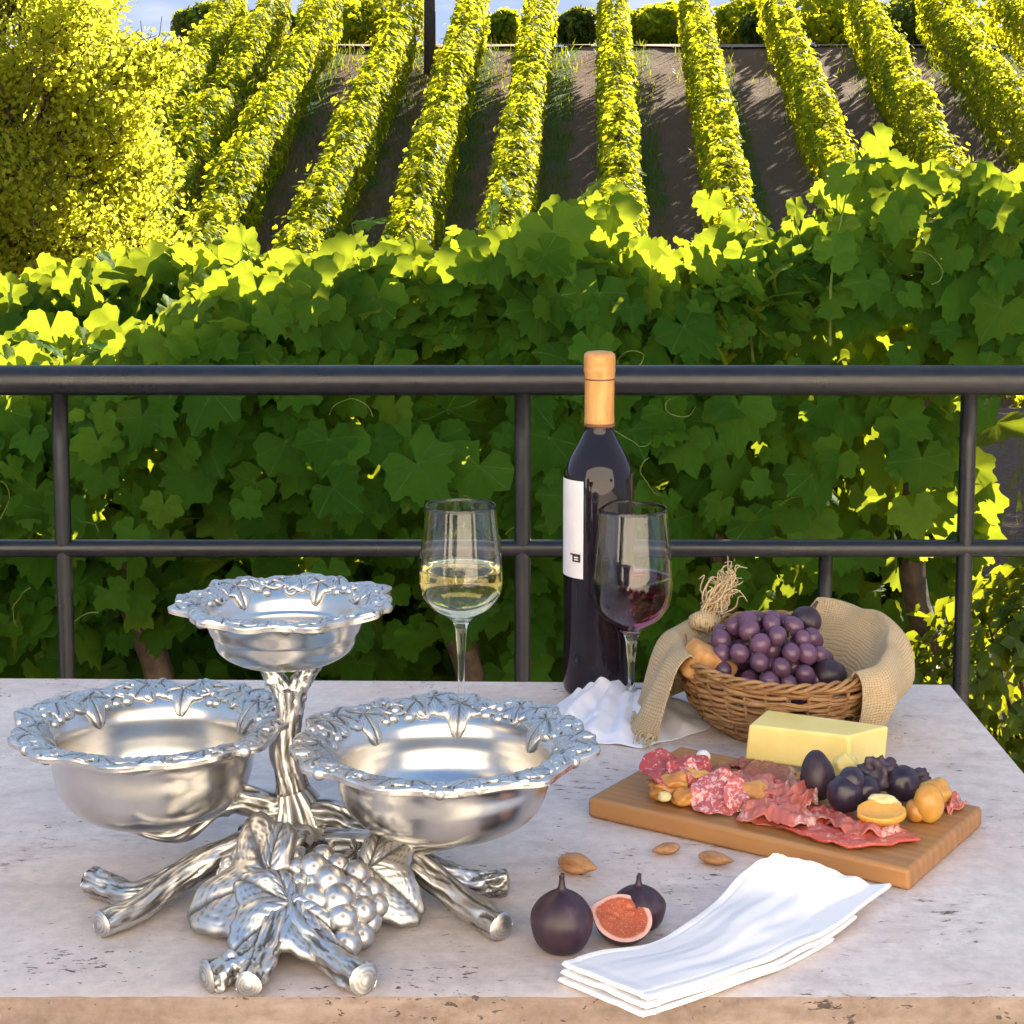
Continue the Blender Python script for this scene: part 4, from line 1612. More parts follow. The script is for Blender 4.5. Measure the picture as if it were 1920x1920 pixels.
# ---- crumpled white cloth under the red wine glass
t, c, wv = cloth("white_cotton", (.78, .77, .84), 500, .1, var=.03)
p = t.principled(Base_Color=c, Roughness=.9)
t.set(p, "Sheen Weight", .2)
M_COTTON = t.finish(p)
CO = on_t(1185, 1330)
poly = [(1128, 1296, .0), (1165, 1302, 0), (1210, 1308, 0), (1262, 1312, 0), (1305, 1325, 0), (1335, 1362, 0), (1290, 1382, 0), (1240, 1395, 0), (1200, 1404, 0), (1150, 1398, 0), (1095, 1392, 0), (1062, 1362, 0), (1035, 1335, 0), (1075, 1306, 0)]
pw = [on_t(a, b) - CO for a, b, h in poly]
ring = spline(pw + [pw[0]], 201)[:200]
n_r = 70
RIDGES = []
for a_, b_, amp, wd in (((1150, 1300), (1066, 1352), .024, .0085), ((1160, 1304), (1108, 1388), .020, .0080), ((1178, 1328), (1160, 1398), .016, .0070), ((1196, 1330), (1222, 1394), .015, .0080),
                        ((1212, 1326), (1288, 1374), .013, .0080), ((1138, 1296), (1086, 1310), .022, .0080), ((1148, 1300), (1160, 1304), .040, .0110), ((1225, 1318), (1312, 1338), .011, .0075), ((1120, 1305), (1090, 1330), .026, .0075)):
    pa, pb_ = on_t(*a_) - CO, on_t(*b_) - CO
    RIDGES.append((pa[0], pa[1], pb_[0], pb_[1], amp * .78, wd * 1.35))
V = []
for i in range(n_r):
    s = i / (n_r - 1)
    for j in range(200):
        q = ring[j] * s
        a = 2 * math.pi * j / 200
        x_, y_ = q[0], q[1]
        fold = abs(math.sin(4.5 * a + 2.5 * vn((x_ * 30, y_ * 30, 2)))) * .010 * s * (1 - s * .75) * 1.4
        pk = 0
        for (ax, ay, bx, by, amp, wd) in RIDGES:
            px_, py_ = x_ - ax, y_ - ay
            L2 = (bx - ax) ** 2 + (by - ay) ** 2
            tt = min(1, max(0, (px_ * (bx - ax) + py_ * (by - ay)) / L2))
            wob = .0035 * vn((x_ * 40, y_ * 40, ax * 50))
            dd = math.hypot(px_ - tt * (bx - ax), py_ - tt * (by - ay)) + wob
            pk = max(pk, amp * (1 - .55 * tt) * math.exp(-(dd / wd) ** 2)) + .12 * amp * math.exp(-(dd / (2 * wd)) ** 2)
        gl = on_t(1183, 1312) - CO
        dg = math.hypot(x_ - gl[0], y_ - gl[1])
        cover = .0085 * min(1, max(0, (.050 - dg) / .012))
        z_ = max(pk + fold * .3 + .0022 * vn((x_ * 55, y_ * 55, 7)), cover + .001 * vn((x_ * 60, y_ * 60, 3)))
        edge = min(1, (1 - s) * 8)
        V.append((x_, y_, .0012 + z_ * (.25 + .75 * edge)))
F = grid_faces(n_r, 200, wrap_v=True)
cw = tag(MB().add(V, F).build("white_cloth", M_COTTON), "crumpled white cloth under the red wine glass, beside the bottle", "cloth")
cw.location = CO
sm = cw.modifiers.new("Solidify", 'SOLIDIFY'); sm.thickness = .001; sm.offset = 1.0
# lift the foot of the red glass onto the cloth
for o in bpy.data.objects:
    if o.name.startswith("wine_glass") and "red" in o.get("label", ""):
        o.location.z += .0024

# ------------------------------------------------------------------ wicker basket
KB = on_t(1466, 1364)
kroot = thing("wicker_basket", "round brown wicker basket behind the cheese holding dark grapes", "basket", KB)
t = NT("wicker")
co = t.coord()
ck = t.attr("groove")
c = t.mix(ck, (.28, .135, .048), (.48, .275, .115))
c = t.mix(t.math('MULTIPLY', t.noise(co, 70, 5), .7), c, (.13, .055, .020))
p = t.principled(Base_Color=c, Roughness=.55)
t.set(p, "Normal", t.bump(t.noise(t.mapping(co, (1, 1, 3)), 240, 4), .4, .001))
M_WICK = t.finish(p)


def tilt_z(th):          # rim rises towards the back
    return .076 + .010 * math.sin(th)


def bask_r(h):
    return float(np.interp(h, [0, .01, .03, .055, .08], [.058, .073, .090, .098, .101]))


wk = MB()
rs = np.random.RandomState(3)
NRIB = 30
rows = 21
for k in range(rows):
    fr = (k + .5) / rows
    pts = []
    ns = NRIB * 8
    ph = rs.uniform(0, 6.3)
    drift = rs.uniform(-.003, .003)
    for i in range(ns + 1):
        th = 2 * math.pi * i / ns
        h = fr * tilt_z(th) + .0020 * math.sin(2 * th + ph) + .0016 * math.sin(7 * th + ph * 2) + .003
        r_ = bask_r(h) + .0026 * math.sin(NRIB / 2 * th + (k % 2) * math.pi) + .001 * math.sin(5 * th + ph)
        pts.append((r_ * math.cos(th), r_ * math.sin(th), h))
    v, f, _ = tube(pts, [.00225 * rs.uniform(.85, 1.25)] * 2, 6, ns + 1, lambda s, a_: .12 * math.sin(60 * s + ph), caps=False)
    wk.add(v, f, 0, rs.rand())
for k in range(NRIB):
    th = 2 * math.pi * k / NRIB
    pts = [(bask_r(h) * math.cos(th), bask_r(h) * math.sin(th), h) for h in np.linspace(.001, tilt_z(th) + .004, 8)]
    v, f, _ = tube(pts, [.0022, .0018], 6, 10)
    wk.add(v, f, 0, rs.rand())
for k in range(34):      # loose split twigs
    th = rs.uniform(0, 6.28); ln = rs.uniform(.3, .9); h0 = rs.uniform(.01, .07); dh = rs.uniform(-.006, .006)
    pts = [((bask_r(h0) + .004) * math.cos(th + ln * q), (bask_r(h0) + .004) * math.sin(th + ln * q), h0 + dh * q + .0015 * math.sin(9 * q)) for q in np.linspace(0, 1, 8)]
    v, f, _ = tube(pts, [.0006, .0013, .0006], 5, 16)
    wk.add(v, f, 0, .5 + .5 * rs.rand())
wk.build("woven_wall", M_WICK, kroot, attr="groove")
rm_ = MB()
for q in range(3):
    pts = []
    for i in range(121):
        th = 2 * math.pi * i / 120
        tw = 14 * th + q * 2.094
        r_ = bask_r(.08) + .0032 * math.cos(tw)
        pts.append((r_ * math.cos(th), r_ * math.sin(th), tilt_z(th) + .0035 + .0032 * math.sin(tw)))
    v, f, _ = tube(pts, [.0021, .0021], 7, 360, caps=False)
    rm_.add(v, f, 0, .3 + .2 * q)
rm_.build("braided_rim", M_WICK, kroot, attr="groove")
v, f = lathe([(.0005, .004), (.05, .004), (.064, .003), (.064, .0005), (.0005, .0005)], 40)
MB().add(v, f, 0, .2).build("bottom", M_WICK, kroot, attr="groove")

# ---- burlap lining draped over the rim
t = NT("burlap")
uv = t.coord("UV")
nzv = t.n("TexNoise", ins={"Vector": uv, "Scale": 14.0, "Detail": 2.0})
add = t.n("VectorMath", operation='ADD')
scv = t.n("VectorMath", operation='SCALE', ins={0: nzv.outputs["Color"], "Scale": 0.02})
t.t.links.new(uv, add.inputs[0]); t.t.links.new(scv.outputs[0], add.inputs[1])
sepu = t.n("SeparateXYZ", ins={0: add.outputs[0]})
wu = t.math('ABSOLUTE', t.math('SINE', t.math('MULTIPLY', sepu.outputs[0], 400.0)))
wv_ = t.math('ABSOLUTE', t.math('SINE', t.math('MULTIPLY', sepu.outputs[1], 400.0)))
thr = t.math('MAXIMUM', wu, wv_)
hole = t.ramp(t.math('MULTIPLY', wu, wv_), [(0.02, 1.0), (0.16, 0.0)])
c = t.mix(t.noise(t.coord(), 55, 6), (.54, .38, .20), (.77, .60, .38))
c = t.mix(t.math('MULTIPLY', hole, .75), c, (.20, .115, .05))
p = t.principled(Base_Color=c, Roughness=.95)
t.set(p, "Specular IOR Level", .1)
t.set(p, "Sheen Weight", .2)
t.set(p, "Normal", t.bump(t.math('MULTIPLY', wu, wv_), .8, .0012))
tl = t.n("BsdfTranslucent", ins={0: (.45, .28, .11, 1)})
mx = t.n("MixShader", ins={0: .16})
t.t.links.new(p.outputs[0], mx.inputs[1]); t.t.links.new(tl.outputs[0], mx.inputs[2])
M_BURL = t.finish(mx)
ph0, ph1 = rad(-58), rad(205)
na, nb = 150, 70
V, UVb = [], []
for i in range(na):
    ph = ph0 + (ph1 - ph0) * i / (na - 1)
    deg = math.degrees(ph)
    left = float(np.interp(deg, [128, 150, 200, 205], [0, 1, 1, .9]))        # left flap reaches the table
    front = float(np.interp(deg, [-58, -35, 0], [.0, .8, 1]))
    zt = tilt_z(ph)
    puff = .006 + .010 * math.exp(-((deg - 60) / 55) ** 2) + .012 * math.exp(-((deg - 10) / 30) ** 2)
    bk = float(np.interp(deg, [62, 82, 128, 144], [0, 1, 1, 0]))
    puff *= (1 - bk)
    inn = [(.050, .030), (.075, .040), (.095, zt - .006), (.106, zt + .004 + puff * .6)]
    top = [(.114, zt + .007 + puff)]
    outR = [(.122 + puff * .5, zt + puff * .5), (.124 + puff * .5, zt * .68), (.117, zt * .36), (.104, .006)]
    outL = [(.124, zt + .002), (.136, zt * .66), (.146, zt * .30), (.152, .006)]
    out = [(a[0] * (1 - left) + b[0] * left, a[1] * (1 - left) + b[1] * left) for a, b in zip(outR, outL)]
    sk = .925
    inn = [(a * sk, b) for a, b in inn]; top = [(a * sk, b) for a, b in top]; out = [(a * (sk if left < .2 else .97), b) for a, b in out]
    out = [(a * (1 - bk) + (.088 - .004 * q) * bk, b * (1 - bk) + (zt - .016 - .004 * q) * bk) for q, (a, b) in enumerate(out)]
    top = [(a * (1 - bk) + .090 * bk, b * (1 - bk) + (zt - .010) * bk) for a, b in top]
    inn = [(min(a, .088) * bk + a * (1 - bk), (b if b < .05 else min(b, zt - .014)) * bk + b * (1 - bk)) for a, b in inn]
    pr = spline([(a, b, 0) for a, b in inn + top + out], nb)[:, :2]
    for j in range(nb):
        s = j / (nb - 1)
        r_, z_ = pr[j]
        fold = math.sin(9 * ph + 2 * s) * .0035 + math.sin(17 * ph + 1.7) * .0018 + .005 * vn((ph * 2.2, s * 3, 4))
        amp = min(1, max(0, (s - .25) * 2))
        if left > .3: fold += math.sin(13 * ph + 3 * s) * .006 * left * max(0, s - .5)
        r_ += fold * amp
        z_ = max(.0025, z_ + (.004 * vn((ph * 3, s * 5, 9))) * (1 if s < .8 else .3))
        V.append((r_ * math.cos(ph), r_ * math.sin(ph) * (1.0), z_))
        UVb.append((ph * .115 * 2.6, s * .215 * 2.6))
bz = MB().add(V, [tuple(reversed(q)) for q in grid_faces(na, nb)], uv=UVb)
bo = bz.build("burlap_cloth", M_BURL, uv=True)
bo.location = KB
tag(bo, "loose-weave tan burlap cloth draped over the wicker basket's rim", "burlap cloth")
sm = bo.modifiers.new("Solidify", 'SOLIDIFY'); sm.thickness = .0012; sm.offset = 0
# frayed corner standing up at the back left, and fringe at the left hem
fr = MB()
rs = np.random.RandomState(8)
c0 = np.array([on_y(1335, 1142, KB[1] + .05) - KB]).ravel()
e0 = np.array([on_y(1372, 1078, KB[1] + .05) - KB]).ravel()
for k in range(70):
    a = c0 + rs.normal(0, .006, 3)
    e = e0 + rs.normal(0, 1, 3) * [.007, .008, .008] + (c0 - e0) * rs.uniform(0, .55)
    m_ = (a + e) / 2 + rs.normal(0, .005, 3)
    v, f, _ = tube([a, m_, e, e + rs.normal(0, .006, 3)], [.0011, .0007, .0004], 4, 12)
    fr.add(v, f)
fr.build("frayed_corner", M_BURL, bo)
fr = MB()
for k in range(60):
    ph = rad(rs.uniform(168, 205))
    r_ = .146
    a = np.array([r_ * math.cos(ph), r_ * math.sin(ph), .010])
    e = a + np.array([math.cos(ph) * rs.uniform(0, .014), math.sin(ph) * .01 - rs.uniform(0.0, .02), -.0075])
    v, f, _ = tube([a, (a + e) / 2 + rs.normal(0, .002, 3), e], [.0012, .0005], 4, 8)
    fr.add(v, f)
fr.build("fringe", M_BURL, bo)
# gathered knot under the frayed corner
kv, kf = ICO3
kk = kv * [.016, .013, .011]
kk = np.array([q * (1 + .22 * vn(q, 120)) for q in kk]) + (c0 * .9 + np.array([-.014, 0, .0]) * 1.0)
MB().add(kk, kf, uv=kv[:, :2] * .05).build("gathered_corner", M_BURL, bo, uv=True)

# ------------------------------------------------------------------ grapes in the basket


def grape_mat(name, c1, c2, bloom):
    t = NT(name)
    co = t.coord()
    oi = t.n("ObjectInfo").outputs["Random"]
    c = t.mix(oi, c1, c2)
    bl_ = t.ramp(t.noise(co, 110, 4), [(.40, 0.0), (.68, 1.0)])
    c = t.mix(t.math('MULTIPLY', bl_, .42), c, bloom)
    p = t.principled(Base_Color=c, Roughness=t.ramp(bl_, [(0, .16), (1, .42)]))
    t.set(p, "Subsurface Weight", .12); t.set(p, "Subsurface Scale", .004)
    t.set(p, "Subsurface Radius", (1.0, .3, .35))
    return t.finish(p)


M_GRAPE = grape_mat("purple_grape", (.050, .013, .032), (.095, .030, .070), (.30, .21, .33))
GB = KB + np.array([-.018, -.005, .05])
groot = thing("grape_bunch", "bunch of purple grapes heaped in the wicker basket", "grapes", GB)
rs = np.random.RandomState(17)
v, f = ICO3
gm = MB().add(v * [1, 1, 1.12], f).build("grape", M_GRAPE, groot)
gme = gm.data
bpy.data.objects.remove(gm)
placed = []
tries = 0
while len(placed) < 80 and tries < 9000:
    tries += 1
    # mound, leaning to the front
    u = unit(rs.normal(0, 1, 3))
    if u[2] < -.35: continue
    p = u * np.array([.060, .050, .050]) * (1 if rs.rand() < .8 else .6) + np.array([0, 0, 0.010])
    rr = rs.uniform(.0080, .0104)
    if all(np.linalg.norm(p - q) > (rr + r2) * .86 for q, r2 in placed):
        placed.append((p, rr))
for p, rr in placed:
    o = link("grape", gme, groot, p)
    o.scale = (rr, rr, rr)
    o.rotation_euler = (rs.uniform(-.8, .8), rs.uniform(-.8, .8), rs.uniform(0, 6))
st = MB()
for k in range(9):
    a = np.array([rs.normal(0, .02), rs.normal(0, .02), .03]); e = a + np.array([rs.normal(0, .012), rs.normal(0, .012), .022])
    vv_, ff_, _ = tube([a, (a + e) / 2 + rs.normal(0, .003, 3), e], [.0014, .0009], 5, 8)
    st.add(vv_, ff_)
v, f, _ = tube([(-.03, .01, .03), (0, 0, .040), (.03, .005, .033)], [.002, .0015], 6, 14)
st.add(v, f)
st.build("stalk", m_plain("grape_stalk", (.16, .13, .05), .7, var=.3), groot)

# ---- figs


def fig_mesh(R=.0222, H=.052, neck=1.0, seg=48):
    pr = [(.0005, 0.0006), (.25 * R, .0003), (.62 * R, .0022), (.90 * R, .010), (R, .0205), (.95 * R, .0275), (.74 * R, .0345), (.46 * R, .0395), (.20 * R, .0425), (.115 * R, .0455), (.085 * R, .0505), (.095 * R, .0520), (.0004, .0524)]
    pr = [(a, b * H / .0524) for a, b in pr]
    pp = spline([(a, b, 0) for a, b in pr], 50)[:, :2]
    v, f = lathe(np.maximum(pp, [[.0003, 0]]).tolist(), seg)
    th = np.arctan2(v[:, 1], v[:, 0])
    rr = np.hypot(v[:, 0], v[:, 1])
    k = 1 + .012 * np.sin(11 * th + v[:, 2] * 60) * (rr / R) + .01 * np.sin(5 * th)
    v[:, 0] *= k; v[:, 1] *= k
    return v, [tuple(reversed(q)) for q in f]


t = NT("fig_skin")
co = t.coord()
c = t.ramp(t.noise(t.mapping(co, (1, 1, .35)), 75, 6), [(.30, (.020, .009, .015)), (.55, (.036, .017, .028)), (.75, (.075, .045, .062))])
p = t.principled(Base_Color=c, Roughness=.42)
t.set(p, "Normal", t.bump(t.noise(t.mapping(co, (1, 1, .3)), 160, 5), .2, .001))
M_FIG = t.finish(p)
M_FSTEM = m_plain("fig_stem", (.055, .030, .030), .7, var=.3)


def whole_fig(name, loc, lab, R, H, tilt=(0, 0, 0), group="fresh figs"):
    root = thing(name, lab, "fig", loc, group)
    root.rotation_euler = tilt
    v, f = fig_mesh(R, H)
    MB().add(v, f).build("skin", M_FIG, root)
    v, f, _ = tube([(0, 0, H - .004), (.0003, 0, H), (.0006, 0, H + .0016)], [.0019, .0016, .0015], 10, 6)
    MB().add(v, f).build("stem", M_FSTEM, root)
    return root


whole_fig("fig", on_t(1053, 1782), "whole dark purple fig standing upright left of the cut fig", .0224, .0555)
whole_fig("fig", on_t(1197, 1740), "dark purple fig standing behind the cut fig half", .0200, .0400)
# cut half
t = NT("fig_flesh")
uvn = t.attr("groove")
co = t.coord()
seeds = t.ramp(t.voro(co, 520, 'F1'), [(.10, 1.0), (.32, 0.0)])
inner = t.mix(t.noise(co, 160, 5), (.30, .045, .015), (.52, .13, .045))
inner = t.mix(t.math('MULTIPLY', seeds, .6), inner, (.66, .36, .15))
ringc = t.ramp(uvn, [(.82, (0, 0, 0)), (.89, (1, 1, 1))])
col = t.mix(ringc, inner, (.74, .42, .34))
p = t.principled(Base_Color=col, Roughness=.22)
t.set(p, "Subsurface Weight", .15); t.set(p, "Subsurface Scale", .004)
t.set(p, "Normal", t.bump(t.noise(co, 380, 4), .6, .0012))
M_FLESH = t.finish(p)
HF = on_t(1168, 1768)
hroot2 = thing("fig_half", "cut fig half with orange-red flesh facing the camera", "fig", HF, "fresh figs")
hv, hf_ = lathe(spline([(.0002, -.0190, 0), (.010, -.0170, 0), (.0165, -.0105, 0), (.0195, -.003, 0), (.0200, .0, 0)], 24)[:, :2].tolist(), 56)
hv[:, 0] *= 1.06
tip = np.exp(-((np.arctan2(hv[:, 1], hv[:, 0]) - 2.75) / .35) ** 2)
hv[:, :2] *= (1 + .12 * tip)[:, None]
fr_ = []
aa = []
for r_ in np.linspace(0, 1, 16):
    for j in range(56):
        th = 2 * math.pi * j / 56
        tp = 1 + .12 * math.exp(-((math.atan2(math.sin(th), math.cos(th)) - 2.75) / .35) ** 2)
        x_, y_ = .0200 * 1.06 * math.cos(th) * r_ * tp, .0200 * math.sin(th) * r_ * tp
        dz = -.0022 * max(0, 1 - (r_ / .7) ** 2) + .0012 * vn((x_ * 300, y_ * 300, 1)) * (r_ < .7)
        fr_.append((x_, y_, dz + .0003 - .0005 * r_ ** 8)); aa.append(r_ + .05 * vn((x_ * 120, y_ * 120, 3)))
Rm = rotm(rad(33), rad(6), 0) @ rotm(0, 0, rad(6))
lift = np.array([0, 0, .0190])
MB().add(hv @ Rm.T + lift, hf_).build("skin", M_FIG, hroot2)
MB().add(np.array(fr_) @ Rm.T + lift, grid_faces(16, 56, wrap_v=True), 0, aa).build("flesh", M_FLESH, hroot2, attr="groove")

# ---- almonds
t = NT("almond_skin")
co = t.coord()
c = t.ramp(t.noise(t.mapping(co, (.35, 1.6, 1.6)), 170, 5), [(.32, (.27, .115, .042)), (.52, (.46, .225, .095)), (.72, (.58, .32, .15))])
p = t.principled(Base_Color=c, Roughness=.55)
t.set(p, "Normal", t.bump(t.noise(t.mapping(co, (.3, 1.6, 1.6)), 260, 5), .5, .0012))
M_ALM = t.finish(p)


def almond(px, py, rz, L, lab, roll=0.0):
    v = ICO4[0].copy()
    x = v[:, 0]
    taper = np.where(x > 0, 1 - .55 * np.clip(x, 0, 1) ** 1.4, 1)
    v[:, 1] *= .56 * taper; v[:, 2] *= .38 * taper
    v[:, 0] = np.where(x > 0, x * 1.12, x * .95)
    v *= L / 2
    v[:, 2] += .00025 * np.sin(v[:, 1] * 3200 / 1.0) * (np.abs(x) < .9)
    v = v @ rotm(roll, 0, 0).T
    v[:, 2] -= v[:, 2].min()
    o = MB().add(v, ICO4[1]).build("almond", M_ALM)
    c_ = on_t(px, py)
    o.location = c_
    o.rotation_euler = (0, 0, rz)
    tag(o, lab, "almond", "almonds on the table")


almond(1080, 1636, rad(-32), 0.0336, "largest almond, pointing right, above the whole fig", .5)
almond(1250, 1602, rad(200), 0.0241, "smallest roundish almond, in front of the board", .3)
almond(1340, 1622, rad(-25), 0.0286, "almond closest to the napkin's raised tip", -.3)

# ------------------------------------------------------------------ board with cold cuts
BT = .0175
pL, pF, pR = on_t(1101, 1496, BT), on_t(1706, 1632, BT), on_t(1860, 1516, BT)
ux = pF - pL; BLn = np.linalg.norm(ux[:2]); ux /= np.linalg.norm(ux)
uy = np.array([-ux[1], ux[0], 0])
BW = abs(np.dot(pR - pF, uy))
BO = pL.copy(); BO[2] = TZ
t = NT("board_wood")
co = t.coord()
ln = t.noise(t.mapping(co, (3, 55, 55)), 1.0, 6, .6)
wv2 = t.n("TexWave", wave_type='BANDS', bands_direction='Y', ins={"Vector": t.mapping(co, (.25, 1, 1)), "Scale": 26.0, "Distortion": 9.0, "Detail": 3.0, "Detail Scale": .6}).outputs["Fac"]
c = t.mix(ln, (.34, .145, .042), (.56, .285, .105))
c = t.mix(t.math('MULTIPLY', wv2, .35), c, (.25, .105, .035))
p = t.principled(Base_Color=c, Roughness=.48)
t.set(p, "Normal", t.bump(ln, .15, .001))
M_BOARD = t.finish(p)
bang = math.atan2(ux[1], ux[0])
v, f = box((BLn / 2, BW / 2, BT / 2 + .0005), (BLn, BW, BT))
bd = MB().add(v, f).build("cutting_board", M_BOARD, smooth=True, sharp=30)
bd.location = BO; bd.rotation_euler = (0, 0, bang)
bevel(bd, .0038, 4)
tag(bd, "rectangular light brown wooden board carrying cheese and cold cuts", "cutting board")


def bpt(px, py, h=0.0):
    return on_t(px, py, BT + .0007 + h)


# cheese
t = NT("cheese")
co = t.coord()
c = t.ramp(t.noise(co, 28, 5), [(.3, (.80, .61, .19)), (.7, (.87, .71, .28))])
p = t.principled(Base_Color=c, Roughness=.5)
t.set(p, "Subsurface Weight", .35); t.set(p, "Subsurface Scale", .012); t.set(p, "Subsurface Radius", (1, .75, .3))
hl = t.ramp(t.voro(t.mapping(co, (1, 1, 1.6)), 95), [(.05, 0.0), (.16, 1.0)])
t.set(p, "Normal", t.bump(t.math('ADD', t.math('MULTIPLY', hl, .6), t.noise(co, 60, 6)), .28, .0016))
M_CHEESE = t.finish(p)
q0, q1 = bpt(1396, 1425), bpt(1590, 1452)
ex = q1 - q0; cl_ = np.linalg.norm(ex); ex /= cl_
ey = np.array([-ex[1], ex[0], 0])
hgt = zat(1352, q0[1] + .01) - q0[2]
dp_ = .050
cv = []
for k, (sx_, sy_, sz_) in enumerate([(0, 0, 0), (1.02, 0, 0), (1.24, .95, 0), (0, 1, 0), (.03, .05, .98), (.985, .10, 1.0), (1.26, 1.0, 1.0), (.06, 1, 1.02)]):
    cv.append(ex * cl_ * sx_ + ey * dp_ * sy_ + np.array([0, 0, hgt * sz_]))
ch = MB().add(cv, [(0, 3, 2, 1), (4, 5, 6, 7), (0, 1, 5, 4), (1, 2, 6, 5), (2, 3, 7, 6), (3, 0, 4, 7)]).build("cheese_block", M_CHEESE, sharp=30)
ch.location = q0
bevel(ch, .0022, 3)
tag(ch, "pale yellow cheese block at the back of the wooden board", "cheese")


def meat(name, lo, hi, fat, fscale, famt, rough=.35, aniso=(1, 1, 1)):
    t = NT(name)
    co = t.mapping(t.coord(), aniso)
    c = t.mix(t.noise(co, 90, 5), lo, hi)
    sp = t.ramp(t.noise(co, fscale, 5, .65, .6), [(1 - famt - .05, 0.0), (1 - famt + .05, 1.0)])
    c = t.mix(t.math('MULTIPLY', sp, .85), c, fat)
    p = t.principled(Base_Color=c, Roughness=rough)
    t.set(p, "Subsurface Weight", .2); t.set(p, "Subsurface Scale", .003); t.set(p, "Subsurface Radius", (1, .35, .3))
    t.set(p, "Normal", t.bump(t.noise(co, 300, 4), .35, .0012))
    return t.finish(p)


M_SAL = meat("salami", (.42, .055, .060), (.58, .14, .13), (.80, .52, .50), 260, .46)
M_SALR = meat("dark_salami", (.34, .028, .030), (.48, .075, .065), (.72, .40, .36), 240, .40)
M_STRIP = meat("cured_strip", (.46, .060, .040), (.62, .14, .10), (.78, .36, .28), 190, .40)
M_PROS = meat("prosciutto", (.40, .075, .055), (.60, .19, .14), (.80, .50, .42), 60, .42, .3, (1, .25, 1))
M_PROB = meat("brown_prosciutto", (.22, .052, .024), (.40, .125, .062), (.62, .34, .22), 60, .36, .3, (1, .25, 1))


def slice_(name, px, py, h, r, tilt, mat, lab, wave=.12, lobes=5, seed=0, squash=1.0, cat="salami", group="cold cuts on the board"):
    V = []
    rs = np.random.RandomState(seed)
    ph = rs.uniform(0, 6)
    for i in range(14):
        s = i / 13
        for j in range(60):
            a = 2 * math.pi * j / 60
            rr = r * s * (1 + .05 * math.sin(3 * a + ph) + .025 * math.sin(11 * a + ph))
            V.append((rr * math.cos(a), rr * math.sin(a) * squash, r * wave * s * s * (math.sin(lobes * a + ph) + .5 * math.sin((lobes + 3) * a + 2 * ph))))
    V = np.array(V) @ rotm(*tilt).T
    V[:, 2] -= V[:, 2].min()
    o = MB().add(V, grid_faces(14, 60, wrap_v=True)).build(name, mat)
    o.location = bpt(px, py, h)
    m = o.modifiers.new("Solidify", 'SOLIDIFY'); m.thickness = .0016; m.offset = 0
    subsurf(o, 1)
    return tag(o, lab, cat, group)


def ribbon(name, pts, width, mat, lab, amp=.006, freq=5, seed=0, across=(.25, 1.0, 0), cat="ham", group="cold cuts on the board", thick=.0014, curl=.35):
    """crumpled strip along pixel points (px,py,h)"""
    amp *= .72; width *= 1.15
    rs = np.random.RandomState(seed)
    C = np.array([bpt(*q) for q in pts])
    o0 = C.mean(0); o0[2] = TZ + BT + .0007
    n, m = 90, 22
    P = spline(C - o0, n)
    T = np.gradient(P, axis=0); T /= np.linalg.norm(T, axis=1)[:, None]
    V = []
    ph = rs.uniform(0, 6)
    for i in range(n):
        s = i / (n - 1)
        side = unit(np.cross([0, 0, 1.0], T[i]))
        up = np.array([0, 0, 1.0])
        wdt = width * (.62 + .38 * math.sin(math.pi * min(1, max(0, s * .9 + .05)))) * (1 + .15 * math.sin(9 * s + ph))
        for j in range(m):
            u = j / (m - 1) - .5
            w1 = amp * math.sin(freq * 2 * math.pi * s + ph + 2.2 * u + 2.5 * vn((s * 4, seed, u))) * (.35 + abs(u)) * (.5 + abs(vn((s * 3 + ph, 2, seed))) * 1.8)
            w2 = amp * 1.1 * vn((s * 6 + ph, u * 3.0, seed)) + amp * .5 * vn((s * 17 + ph, u * 7.0, seed))
            z_ = abs(w1) + w2 + curl * wdt * (.25 - u * u) * 2 * .5
            q = P[i] + side * (u * wdt + .35 * amp * math.sin(freq * 6.28 * s + ph + 1)) + up * z_
            q[2] = max(q[2], .0005 + .0006 * j / m)
            V.append(q)
    o = MB().add(V, [tuple(reversed(q)) for q in grid_faces(n, m)]).build(name, mat)
    o.location = o0
    mm = o.modifiers.new("Solidify", 'SOLIDIFY'); mm.thickness = thick; mm.offset = 1
    return tag(o, lab, cat, group)


def blob(name, px, py, h, s, mat, lab, cat, seed=0, lump=.15, rot=(0, 0, 0), group="bites on the board", freq=1.6, fn=None):
    v = ICO4[0].copy()
    d = np.array([vn((q[0] * freq + seed * 3.1, q[1] * freq, q[2] * freq)) + .4 * vn((q[0] * freq * 2.7, q[1] * freq * 2.7 + seed, q[2] * freq * 2.7)) for q in v])
    v = v * (1 + lump * d)[:, None]
    if fn: v = fn(v)
    v = (v * np.array(s)) @ rotm(*rot).T
    v[:, 2] -= v[:, 2].min()
    o = MB().add(v, ICO4[1]).build(name, mat)
    o.location = bpt(px, py, h)
    return tag(o, lab, cat, group)


def fruit(name, c1, c2, rough=.3, sss=.3, scale=40):
    t = NT(name)
    co = t.coord()
    c = t.ramp(t.noise(co, scale, 5), [(.3, c1), (.7, c2)])
    p = t.principled(Base_Color=c, Roughness=rough)
    t.set(p, "Subsurface Weight", sss); t.set(p, "Subsurface Scale", .006); t.set(p, "Subsurface Radius", (1, .5, .15))
    t.set(p, "Normal", t.bump(t.noise(co, 220, 4), .2, .001))
    return t.finish(p)


